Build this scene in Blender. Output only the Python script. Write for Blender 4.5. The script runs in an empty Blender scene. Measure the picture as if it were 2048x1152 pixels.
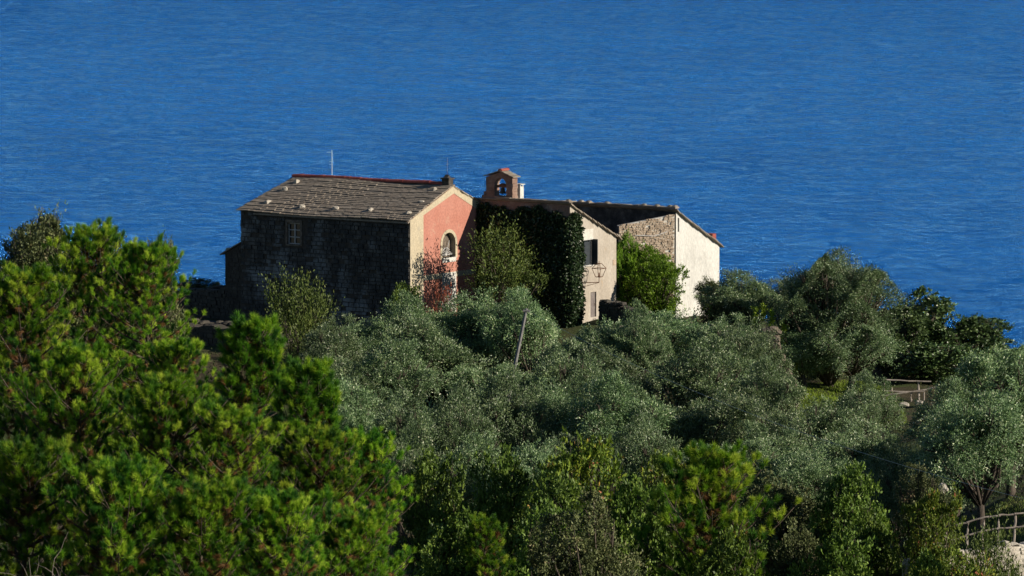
import bpy, math, random
import numpy as np
from math import sin, cos, tan, pi, radians
from mathutils import Vector

# ------------------------------------------------------------------ camera
S = bpy.context.scene
col = S.collection
FPX = 200/36*2048; TH = radians(5.5); CZ = 30.8
cam = bpy.data.cameras.new('camera'); co = bpy.data.objects.new('camera', cam); col.objects.link(co)
co.location = (0, 0, CZ); co.rotation_euler = (pi/2-TH, 0, 0)
cam.lens = 200; cam.sensor_width = 36; cam.clip_start = 1; cam.clip_end = 30000
S.camera = co
# ------------------------------------------------------------------ sky, sun, exposure
SUN_AZ = -19.0; SUN_EL = 22.0          # azimuth counted from +X towards +Y
W = bpy.data.worlds.new('World'); S.world = W; W.use_nodes = True
nt = W.node_tree; bg = nt.nodes['Background']
sky = nt.nodes.new('ShaderNodeTexSky'); sky.sky_type = 'NISHITA'; sky.sun_disc = False
sky.sun_elevation = radians(SUN_EL); sky.sun_rotation = radians(90-SUN_AZ)
sky.altitude = 100; sky.air_density = 1.0; sky.dust_density = 0.0; sky.ozone_density = 4.0
nt.links.new(sky.outputs[0], bg.inputs[0]); bg.inputs[1].default_value = 0.05
sl = bpy.data.lights.new('sun', 'SUN'); so = bpy.data.objects.new('sun', sl); col.objects.link(so)
sl.energy = 5.0; sl.angle = radians(0.53); sl.color = (1.0, 0.88, 0.72)
sd = Vector((cos(radians(SUN_AZ))*cos(radians(SUN_EL)), sin(radians(SUN_AZ))*cos(radians(SUN_EL)), sin(radians(SUN_EL))))
so.rotation_euler = sd.to_track_quat('Z', 'Y').to_euler(); so.location = (60, 200, 80)
S.view_settings.view_transform = 'Standard'; S.view_settings.look = 'None'
S.view_settings.exposure = 0.38; S.view_settings.gamma = 1
S.render.engine = 'CYCLES'

def P(px, py, d):                      # a point of the photograph at distance d (metres along the ground)
    vx = (px-1024)/FPX; vu = (576-py)/FPX
    y = cos(TH)+vu*sin(TH); z = -sin(TH)+vu*cos(TH)
    t = d/y
    return Vector((vx*t, d, CZ+z*t))

# ------------------------------------------------------------------ scene bookkeeping
def tag(o, label=None, cat=None, group=None, kind=None):
    if label: o['label'] = label
    if cat: o['category'] = cat
    if group: o['group'] = group
    if kind: o['kind'] = kind
    return o
def empty(name, loc, rz=0, label=None, cat=None, group=None):
    o = bpy.data.objects.new(name, None); col.objects.link(o)
    o.empty_display_size = .3
    o.location = loc; o.rotation_euler = (0, 0, rz)
    return tag(o, label, cat, group)

class MB:
    def __init__(s): s.v = []; s.f = []
    def add(s, vs, fs):
        b = len(s.v); s.v += [tuple(v) for v in vs]; s.f += [tuple(b+i for i in f) for f in fs]
    def box(s, x0, x1, y0, y1, z0, z1, j=0.0, fn=None):
        vs = [(x, y, z) for x in (x0, x1) for y in (y0, y1) for z in (z0, z1)]
        if j: vs = [(x+random.uniform(-j, j), y+random.uniform(-j, j), z+random.uniform(-j, j)) for x, y, z in vs]
        if fn: vs = [fn(*v) for v in vs]
        s.add(vs, [(0, 1, 3, 2), (4, 6, 7, 5), (0, 4, 5, 1), (2, 3, 7, 6), (0, 2, 6, 4), (1, 5, 7, 3)])
    def prism(s, poly, off):           # extrude polygon (list of 3-vectors) by vector off
        n = len(poly); off = Vector(off)
        vs = [Vector(p) for p in poly]; vs += [p+off for p in vs]
        fs = [tuple(range(n))[::-1], tuple(range(n, 2*n))]+[(i, (i+1) % n, n+(i+1) % n, n+i) for i in range(n)]
        s.add(vs, fs)
    def tube(s, pts, rads, n=6, cap=True):
        pts = [Vector(p) for p in pts]
        if not hasattr(rads, '__len__'): rads = [rads]*len(pts)
        rings = []
        for i, p in enumerate(pts):
            t = (pts[min(i+1, len(pts)-1)]-pts[max(i-1, 0)]).normalized()
            a = t.cross(Vector((0, 0, 1)))
            if a.length < .1: a = t.cross(Vector((1, 0, 0)))
            a.normalize(); b = t.cross(a)
            rings.append([p+(a*cos(2*pi*k/n)+b*sin(2*pi*k/n))*rads[i] for k in range(n)])
        vs = [q for r in rings for q in r]; fs = []
        for i in range(len(pts)-1):
            for k in range(n):
                fs.append((i*n+k, i*n+(k+1) % n, (i+1)*n+(k+1) % n, (i+1)*n+k))
        if cap: fs += [tuple(range(n))[::-1], tuple((len(pts)-1)*n+k for k in range(n))]
        s.add(vs, fs)
    def rock(s, c, sx, sy, sz, rng, rz=0):
        c = Vector(c); vs = []
        for (x, y, z) in ((-1, -1, -1), (1, -1, -1), (1, 1, -1), (-1, 1, -1), (-.8, -.7, .9), (.8, -.75, .7), (.75, .8, .8), (-.7, .7, .6), (1.15, .1, 0), (-1.2, -.1, .1), (0, -1.2, -.1), (.1, 1.15, .1), (0, 0, 1.15)):
            x = x*sx*rng.uniform(.8, 1.1); y = y*sy*rng.uniform(.8, 1.1); z = z*sz*rng.uniform(.8, 1.1)
            vs.append(c+Vector((x*cos(rz)-y*sin(rz), x*sin(rz)+y*cos(rz), z)))
        fs = [(3, 2, 1, 0), (0, 1, 10), (1, 5, 10), (5, 4, 10), (4, 0, 10), (1, 2, 8), (2, 6, 8), (6, 5, 8), (5, 1, 8), (2, 3, 11), (3, 7, 11), (7, 6, 11), (6, 2, 11), (3, 0, 9), (0, 4, 9), (4, 7, 9), (7, 3, 9), (4, 5, 12), (5, 6, 12), (6, 7, 12), (7, 4, 12)]
        s.add(vs, fs)
    def build(s, name, mat, parent=None, smooth=False):
        m = bpy.data.meshes.new(name); m.from_pydata(s.v, [], s.f); m.update()
        if smooth: m.polygons.foreach_set('use_smooth', [True]*len(m.polygons))
        m.materials.append(mat)
        o = bpy.data.objects.new(name, m); col.objects.link(o)
        if parent: o.parent = parent
        return o

# ------------------------------------------------------------------ materials
def newmat(name):
    m = bpy.data.materials.new(name); m.use_nodes = True
    n = m.node_tree; b = n.nodes['Principled BSDF']
    return m, n, b
def N(n, t, **k):
    o = n.nodes.new(t)
    for a, v in k.items():
        if a.startswith('i_'):
            key = a[2:]; key = int(key) if key.isdigit() else key
            o.inputs[key].default_value = v
        else: setattr(o, a, v)
    return o
def ramp(n, stops, src):
    r = n.nodes.new('ShaderNodeValToRGB'); e = r.color_ramp.elements
    while len(e) < len(stops): e.new(.5)
    for i, (p, c) in enumerate(stops): e[i].position = p; e[i].color = (*c, 1)
    n.links.new(src, r.inputs[0]); return r
def noise(n, scale, detail=4, vec=None, rough=.55):
    o = N(n, 'ShaderNodeTexNoise'); o.inputs['Scale'].default_value = scale; o.inputs['Detail'].default_value = detail; o.inputs['Roughness'].default_value = rough
    if vec: n.links.new(vec, o.inputs['Vector'])
    return o
def mixc(n, fac, a, b, mode='MIX'):
    o = n.nodes.new('ShaderNodeMix'); o.data_type = 'RGBA'; o.blend_type = mode
    for k, v in ((0, fac), (6, a), (7, b)):
        if hasattr(v, 'links'): n.links.new(v, o.inputs[k])
        elif isinstance(v, (int, float)): o.inputs[k].default_value = v
        else: o.inputs[k].default_value = (*v, 1)
    return o.outputs[2]
def tc(n): return n.nodes.new('ShaderNodeTexCoord').outputs['Object']
def bump(n, b, h, dist, strength=1.0):
    o = n.nodes.new('ShaderNodeBump'); o.inputs['Distance'].default_value = dist; o.inputs['Strength'].default_value = strength
    n.links.new(h, o.inputs['Height']); n.links.new(o.outputs[0], b.inputs['Normal'])

def mottled(name, stops, scale=1.5, fine=14, rough=.9, bd=.03, stretch=(1, 1, 1), stain=None, stainscale=.8, stainlo=.55, streak=0):
    m, n, b = newmat(name); t = tc(n)
    mp = N(n, 'ShaderNodeMapping'); mp.inputs['Scale'].default_value = stretch; n.links.new(t, mp.inputs[0]); t2 = mp.outputs[0]
    a = noise(n, scale, 6, t2, .65); r = ramp(n, stops, a.outputs[0])
    f = noise(n, fine, 5, t2, .7)
    fr = ramp(n, [(.3, (.72, .72, .72)), (.7, (1.15, 1.13, 1.1))], f.outputs[0])
    c = mixc(n, 1.0, r.outputs[0], fr.outputs[0], 'MULTIPLY')
    if stain:
        s = noise(n, stainscale, 7, t2, .7); sr = ramp(n, [(stainlo, (0, 0, 0)), (stainlo+.14, (1, 1, 1))], s.outputs[0])
        c = mixc(n, sr.outputs[0], c, stain)
    if streak:
        m2 = N(n, 'ShaderNodeMapping'); m2.inputs['Scale'].default_value = (1.6, 1.6, .3); n.links.new(t, m2.inputs[0])
        k1 = noise(n, 1.0, 5, m2.outputs[0], .7); k2 = ramp(n, [(.38, (.70, .66, .60)), (.56, (1.04, 1.04, 1.04))], k1.outputs[0])
        c = mixc(n, streak, c, mixc(n, 1.0, c, k2.outputs[0], 'MULTIPLY'))
    n.links.new(c, b.inputs['Base Color']); b.inputs['Roughness'].default_value = rough
    b.inputs['Specular IOR Level'].default_value = .2
    bump(n, b, f.outputs[0], bd)
    return m
M = {}
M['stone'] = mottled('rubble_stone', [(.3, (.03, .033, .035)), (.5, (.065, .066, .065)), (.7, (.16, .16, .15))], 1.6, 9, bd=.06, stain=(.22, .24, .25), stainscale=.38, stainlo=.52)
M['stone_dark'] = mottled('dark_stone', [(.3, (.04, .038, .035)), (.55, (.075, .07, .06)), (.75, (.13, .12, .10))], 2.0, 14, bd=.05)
M['stone_warm'] = mottled('warm_rubble', [(.25, (.30, .23, .165)), (.5, (.47, .38, .295)), (.72, (.62, .54, .44))], 3.5, 14, bd=.06, stain=(.40, .22, .12), stainscale=.9, stainlo=.60)
M['stone_mid'] = mottled('grey_brown_stone', [(.25, (.08, .065, .05)), (.5, (.16, .135, .11)), (.72, (.26, .22, .18))], 3.5, 14, bd=.06)
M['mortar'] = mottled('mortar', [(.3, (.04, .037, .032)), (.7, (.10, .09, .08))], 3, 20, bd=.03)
M['pink'] = mottled('pink_plaster', [(.25, (.40, .165, .125)), (.5, (.45, .205, .16)), (.75, (.49, .24, .19))], .7, 9, bd=.008, stain=(.46, .30, .23), stainscale=1.1, stainlo=.56, streak=0.12)
M['yellow'] = mottled('yellow_plaster', [(.25, (.43, .38, .28)), (.6, (.53, .475, .35))], 1.0, 10, bd=.008, stain=(.36, .33, .26), stainscale=1.0, stainlo=.50, streak=0.25)
M['white'] = mottled('white_plaster', [(.25, (.42, .425, .41)), (.5, (.56, .57, .55)), (.75, (.63, .64, .625))], .9, 10, bd=.02, stain=(.34, .32, .27), stainscale=2.0, stainlo=.61, stretch=(1, 1, .45), streak=0.06)
M['tan'] = mottled('tan_plaster', [(.25, (.32, .285, .24)), (.5, (.41, .375, .325)), (.75, (.50, .475, .43))], .9, 12, bd=.015, stain=(.46, .30, .14), stainscale=1.1, stainlo=.60, stretch=(1, 1, .5), streak=0.15)
M['patch'] = mottled('grey_render_patch', [(.3, (.50, .49, .45)), (.7, (.64, .63, .59))], 2, 14, bd=.01)
M['rosy'] = mottled('rosy_old_plaster', [(.25, (.17, .11, .09)), (.55, (.27, .185, .15)), (.8, (.36, .29, .24))], 2.2, 12, bd=.03, stain=(.36, .33, .29), stainscale=2, stainlo=.55)
M['slate'] = mottled('slate', [(.25, (.19, .16, .13)), (.5, (.26, .225, .185)), (.75, (.33, .295, .25))], 3.2, 22, bd=.02, stain=(.16, .17, .11), stainscale=1.2, stainlo=.62)
M['tile'] = mottled('red_clay_tile', [(.3, (.22, .05, .045)), (.7, (.42, .12, .09))], 3, 16, bd=.01)
M['rockwhite'] = mottled('pale_roof_stone', [(.3, (.26, .24, .20)), (.7, (.54, .51, .45))], 3, 14, bd=.02)
M['wallpale'] = mottled('pale_limestone', [(.3, (.28, .26, .22)), (.5, (.48, .45, .39)), (.7, (.62, .59, .52))], 1.6, 12, bd=.05, stain=(.22, .20, .14), stainscale=1.1, stainlo=.56)
M['wood'] = mottled('weathered_wood', [(.3, (.22, .19, .16)), (.7, (.40, .36, .32))], 3, 20, bd=.01, stretch=(1, 1, .2))
M['woodgrey'] = mottled('grey_pole_wood', [(.3, (.15, .15, .155)), (.7, (.27, .27, .275))], 3, 20, bd=.01)
M['door'] = mottled('grey_door_paint', [(.3, (.16, .14, .14)), (.7, (.24, .22, .21))], 4, 20, bd=.005)
M['shutter'] = mottled('dark_shutter_paint', [(.3, (.03, .038, .048)), (.7, (.05, .06, .07))], 4, 20, rough=.5, bd=.003)
M['paintwhite'] = mottled('white_joinery', [(.3, (.35, .36, .36)), (.7, (.50, .50, .50))], 4, 20, rough=.5, bd=.003)
M['iron'] = mottled('rusty_iron', [(.3, (.09, .045, .03)), (.7, (.24, .12, .07))], 9, 30, rough=.7, bd=.003)
M['bronze'] = mottled('dark_bronze', [(.3, (.03, .035, .03)), (.7, (.08, .08, .06))], 5, 20, rough=.45, bd=.003)
M['metal'] = mottled('galvanised_metal', [(.3, (.45, .46, .47)), (.7, (.62, .63, .64))], 5, 20, rough=.4, bd=.002)
M['bark'] = mottled('bark', [(.3, (.05, .042, .035)), (.7, (.13, .11, .09))], 5, 24, bd=.03, stretch=(1, 1, .3))
M['pinebark'] = mottled('pine_bark', [(.3, (.05, .04, .032)), (.7, (.13, .105, .085))], 5, 24, bd=.03, stretch=(1, 1, .3))
M['deadtwig'] = mottled('dead_twig', [(.3, (.16, .14, .12)), (.7, (.30, .26, .23))], 5, 24, bd=.01)
M['soil'] = mottled('soil', [(.3, (.035, .03, .018)), (.5, (.06, .052, .03)), (.7, (.10, .08, .05))], .35, 6, bd=.08, stain=(.05, .075, .02), stainscale=.25, stainlo=.45)
M['earthpath'] = mottled('earth_path', [(.3, (.20, .14, .09)), (.7, (.34, .26, .18))], .9, 8, bd=.04)
m, n, b = newmat('glass_dark'); b.inputs['Base Color'].default_value = (.02, .025, .03, 1); b.inputs['Roughness'].default_value = .12; M['glass'] = m

def leafmat(name, stops, back=None, trans=.25, var=.06, rough=.55, spec=.3):
    m, n, b = newmat(name)
    at = N(n, 'ShaderNodeAttribute', attribute_name='tint')
    r = ramp(n, stops, at.outputs['Fac'])
    c = r.outputs[0]
    if back:
        g = n.nodes.new('ShaderNodeNewGeometry')
        c = mixc(n, g.outputs['Backfacing'], c, back)
    oi = n.nodes.new('ShaderNodeObjectInfo')
    hs = n.nodes.new('ShaderNodeHueSaturation')
    mr = N(n, 'ShaderNodeMapRange'); n.links.new(oi.outputs['Random'], mr.inputs[0]); mr.inputs[3].default_value = .5-var*.12; mr.inputs[4].default_value = .5+var*.08
    mv = N(n, 'ShaderNodeMapRange'); n.links.new(oi.outputs['Random'], mv.inputs[0]); mv.inputs[3].default_value = 1-var*3; mv.inputs[4].default_value = 1+var*3
    n.links.new(mr.outputs[0], hs.inputs['Hue']); n.links.new(mv.outputs[0], hs.inputs['Value']); n.links.new(c, hs.inputs['Color'])
    c = hs.outputs[0]
    n.links.new(c, b.inputs['Base Color']); b.inputs['Roughness'].default_value = rough; b.inputs['Specular IOR Level'].default_value = spec
    tr = n.nodes.new('ShaderNodeBsdfTranslucent'); n.links.new(c, tr.inputs[0])
    mx = n.nodes.new('ShaderNodeMixShader'); mx.inputs[0].default_value = trans
    n.links.new(b.outputs[0], mx.inputs[1]); n.links.new(tr.outputs[0], mx.inputs[2])
    n.links.new(mx.outputs[0], n.nodes['Material Output'].inputs[0])
    return m
M['olive'] = leafmat('olive_leaf', [(0, (.02, .045, .015)), (.5, (.10, .18, .058)), (.8, (.26, .35, .14)), (1, (.62, .66, .46))], back=(.15, .23, .11), trans=.08, var=.09, rough=.45, spec=.5)
M['pine'] = leafmat('pine_needle', [(0, (.26, .13, .05)), (.12, (.20, .13, .04)), (.16, (.012, .06, .012)), (.4, (.04, .15, .014)), (.65, (.125, .30, .015)), (.85, (.26, .43, .022)), (1, (.46, .60, .06))], trans=.38, var=.08)
M['laurel'] = leafmat('bright_bush_leaf', [(0, (.05, .11, .01)), (.6, (.14, .27, .018)), (1, (.26, .40, .035))], trans=.3)
M['oak'] = leafmat('oak_leaf', [(0, (.03, .045, .02)), (.6, (.11, .14, .05)), (.9, (.19, .22, .08)), (1, (.26, .23, .12))], trans=.12)
M['broad'] = leafmat('broad_leaf', [(0, (.03, .065, .012)), (.6, (.11, .19, .025)), (1, (.22, .31, .05))], trans=.2)
M['whipleaf'] = leafmat('dull_green_leaf', [(0, (.03, .05, .012)), (.6, (.08, .12, .022)), (1, (.16, .19, .045))], trans=.18)
M['yellowleaf'] = leafmat('yellowing_leaf', [(0, (.04, .07, .01)), (.5, (.11, .18, .018)), (.85, (.24, .29, .03)), (.97, (.28, .24, .03)), (1, (.45, .16, .09))], trans=.2)
M['fig'] = leafmat('fig_leaf', [(0, (.025, .055, .018)), (.7, (.08, .14, .04)), (1, (.18, .26, .09))], trans=.12, rough=.4, spec=.5)
M['redleaf'] = leafmat('red_creeper_leaf', [(0, (.10, .03, .02)), (.6, (.22, .06, .035)), (1, (.40, .16, .08))], trans=.2)
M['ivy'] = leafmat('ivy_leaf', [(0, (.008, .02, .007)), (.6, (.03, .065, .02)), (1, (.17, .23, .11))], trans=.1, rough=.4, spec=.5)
M['lime'] = leafmat('lime_leaf', [(0, (.10, .18, .015)), (1, (.26, .36, .03))], trans=.3)
M['grass'] = leafmat('grass_blade', [(0, (.07, .12, .02)), (.6, (.13, .19, .03)), (1, (.28, .26, .10))], trans=.2)
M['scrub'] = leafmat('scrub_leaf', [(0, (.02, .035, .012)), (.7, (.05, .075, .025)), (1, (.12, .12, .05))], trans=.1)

# ------------------------------------------------------------------ water
m, n, b = newmat('sea_water'); g = n.nodes.new('ShaderNodeTexCoord').outputs['Object']
mp = N(n, 'ShaderNodeMapping'); mp.inputs['Scale'].default_value = (1.5, 1, 1); n.links.new(g, mp.inputs[0])
w1 = noise(n, .035, 3, mp.outputs[0], .5); w2 = noise(n, .17, 6, mp.outputs[0], .8); w3 = noise(n, .0035, 4, g, .6)
mp2 = N(n, 'ShaderNodeMapping'); mp2.inputs['Scale'].default_value = (.6, 1, 1); n.links.new(g, mp2.inputs[0]); w4 = noise(n, .018, 5, mp2.outputs[0], .65)
a1 = N(n, 'ShaderNodeMath', operation='MULTIPLY', i_1=2.0); n.links.new(w1.outputs[0], a1.inputs[0])
a2 = N(n, 'ShaderNodeMath', operation='MULTIPLY_ADD', i_1=1.6); n.links.new(w2.outputs[0], a2.inputs[0]); n.links.new(a1.outputs[0], a2.inputs[2])
bump(n, b, a2.outputs[0], 3.2, 1.0)
bp = b.inputs['Normal'].links[0].from_socket
mp3 = N(n, 'ShaderNodeMapping'); mp3.inputs['Scale'].default_value = (.6, 1.0, 1); n.links.new(g, mp3.inputs[0])
w5 = noise(n, .29, 5, mp3.outputs[0], .7)
r1 = ramp(n, [(.3, (.001, .115, .50)), (.7, (.002, .15, .61))], w3.outputs[0])
r2 = ramp(n, [(.35, (.86, .86, .88)), (.65, (1.12, 1.11, 1.08))], w4.outputs[0])
n.nodes.remove(b)
df = n.nodes.new('ShaderNodeBsdfDiffuse'); gl = n.nodes.new('ShaderNodeBsdfGlossy'); mxs = n.nodes.new('ShaderNodeMixShader')
n.links.new(mixc(n, 1.0, r1.outputs[0], r2.outputs[0], 'MULTIPLY'), df.inputs['Color'])
gl.inputs['Color'].default_value = (.095, .335, .73, 1); gl.inputs['Roughness'].default_value = .22
n.links.new(bp, df.inputs['Normal']); n.links.new(bp, gl.inputs['Normal'])
fr5 = N(n, 'ShaderNodeMapRange'); n.links.new(w5.outputs[0], fr5.inputs[0]); fr5.inputs[1].default_value = .40; fr5.inputs[2].default_value = .56; fr5.inputs[3].default_value = .07; fr5.inputs[4].default_value = .42  # noise streaks of gloss, painted in for wave faces that reflect the sky
w6 = noise(n, .6, 3, mp3.outputs[0], .8); f6 = N(n, 'ShaderNodeMapRange'); n.links.new(w6.outputs[0], f6.inputs[0]); f6.inputs[1].default_value = .3; f6.inputs[2].default_value = .7; f6.inputs[3].default_value = .45; f6.inputs[4].default_value = 1.55
lw = n.nodes.new('ShaderNodeLayerWeight'); lw.inputs[0].default_value = .5
f7 = N(n, 'ShaderNodeMapRange'); n.links.new(lw.outputs['Facing'], f7.inputs[0]); f7.inputs[1].default_value = .86; f7.inputs[2].default_value = .95; f7.inputs[3].default_value = .6; f7.inputs[4].default_value = 2.0  # grazing, far water gets extra gloss as a stand-in for haze
m6 = N(n, 'ShaderNodeMath', operation='MULTIPLY'); n.links.new(fr5.outputs[0], m6.inputs[0]); n.links.new(f6.outputs[0], m6.inputs[1])
m7 = N(n, 'ShaderNodeMath', operation='MULTIPLY'); n.links.new(m6.outputs[0], m7.inputs[0]); n.links.new(f7.outputs[0], m7.inputs[1])
n.links.new(m7.outputs[0], mxs.inputs[0]); n.links.new(df.outputs[0], mxs.inputs[1]); n.links.new(gl.outputs[0], mxs.inputs[2]); n.links.new(mxs.outputs[0], n.nodes['Material Output'].inputs[0])
M['sea'] = m
sea = MB(); sea.add([(-6000, 250, -85), (6000, 250, -85), (6000, 16000, -85), (-6000, 16000, -85)], [(0, 1, 2, 3)])
tag(sea.build('sea', M['sea']), kind='structure')

# ------------------------------------------------------------------ terrain
XS = [-60, -30, -12, 0, 6, 14, 20, 26, 60]
ROWS = [(-30, [30]*9), (0, [27, 26.5, 26, 26, 26, 26, 26, 26, 27]), (60, [16, 15, 14, 14, 14, 14, 14, 14, 15]), (120, [9, 8.5, 8, 7.5, 7, 7, 7, 7.5, 8]),
        (150, [6, 5.5, 5, 4, 3.5, 3, 3, 3, 4]), (178, [3, 2.5, 1, 0, -.5, -.8, 0, .5, 2]), (196, [0, -.5, -1.5, -2, -2, -1.6, .2, 1.8, 3]),
        (204, [-1, -1, -2, -2.5, -2.4, -1.8, 2.0, 2.6, 3.5]), (216, [-2, -2, -3, -3.2, -3.1, -1.4, 1.75, 2.4, 3.2]), (232, [-3, -3.5, -3.8, -3.9, -3.6, -2.6, 0, .8, 2]),
        (260, [-3, -3.5, -3.9, -3.9, -3.8, -3.3, -2.6, -1.6, 0]), (284, [-2.4, -2.5, -2.8, -3, -2.9, -2.8, -2.7, -2.7, -2.5]), (292, [-1.9, -1.8, -1.9, -1.7, -1.9, -2.3, -2.7, -2.9, -3]),
        (297, [-1.2, -1.0, -.6, -.2, .3, -1.5, -2.6, -3, -3.2]), (310, [-1, -.2, 0, .3, .6, -1, -2.8, -3.2, -3.5]), (322, [-4, -2, -1, -.5, -.5, -2, -4, -5, -6]), (345, [-16, -14, -13, -13, -13, -14, -16, -17, -18]),
        (440, [-75]*9), (470, [-100]*9)]
def terrain(x, y):
    i = max(0, min(len(ROWS)-2, sum(1 for r in ROWS if r[0] <= y)-1))
    k = max(0, min(len(XS)-2, sum(1 for q in XS if q <= x)-1))
    t = min(1, max(0, (y-ROWS[i][0])/(ROWS[i+1][0]-ROWS[i][0]))); s = min(1, max(0, (x-XS[k])/(XS[k+1]-XS[k])))
    f = lambda r: r[k]*(1-s)+r[k+1]*s
    return f(ROWS[i][1])*(1-t)+f(ROWS[i+1][1])*t
def hill_z(x, y): return terrain(x, y)+.12*sin(x*1.3+y*.7)+.1*sin(x*.5-y*1.1)
T = MB(); gx = list(np.arange(-60, 60.1, 1.5)); gy = list(np.arange(-30, 180, 6.0))+list(np.arange(180, 330, 1.5))+list(np.arange(330, 471, 6.0))
for y in gy:
    for x in gx: T.v.append((x, y, hill_z(x, y)))
nx = len(gx)
for j in range(len(gy)-1):
    for i in range(nx-1): T.f.append((j*nx+i, j*nx+i+1, (j+1)*nx+i+1, (j+1)*nx+i))
tag(T.build('hillside', M['soil'], smooth=True), kind='structure')

# ------------------------------------------------------------------ foliage
def unit(a): return a/np.maximum(np.linalg.norm(a, axis=1, keepdims=True), 1e-6)
def leaf_mesh(name, pos, d, length, width, tint, rng, mat, tri=False):
    n = len(pos); d = unit(d); r = unit(rng.normal(size=(n, 3))); w = unit(np.cross(d, r))
    length = np.broadcast_to(length, (n,))[:, None]; width = np.broadcast_to(width, (n,))[:, None]
    if tri:
        v = np.stack([pos-w*width*.5, pos+w*width*.5, pos+d*length], 1); k = 3
    else:
        v = np.stack([pos, pos+d*length*.5+w*width*.5, pos+d*length, pos+d*length*.5-w*width*.5], 1); k = 4
    m = bpy.data.meshes.new(name); m.vertices.add(n*k); m.vertices.foreach_set('co', v.astype(np.float32).ravel())
    m.loops.add(n*k); m.loops.foreach_set('vertex_index', np.arange(n*k, dtype=np.int32))
    m.polygons.add(n); m.polygons.foreach_set('loop_start', np.arange(0, n*k, k, dtype=np.int32))
    try: m.polygons.foreach_set('loop_total', np.full(n, k, dtype=np.int32))
    except Exception: pass
    at = m.attributes.new('tint', 'FLOAT', 'POINT'); at.data.foreach_set('value', np.repeat(np.clip(tint, 0, 1), k).astype(np.float32))
    m.update(calc_edges=True); m.materials.append(mat)
    return m
def mesh_of(mb, name, mat):
    m = bpy.data.meshes.new(name); m.from_pydata(mb.v, [], mb.f); m.update(); m.materials.append(mat)
    m.polygons.foreach_set('use_smooth', [True]*len(m.polygons)); return m

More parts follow.
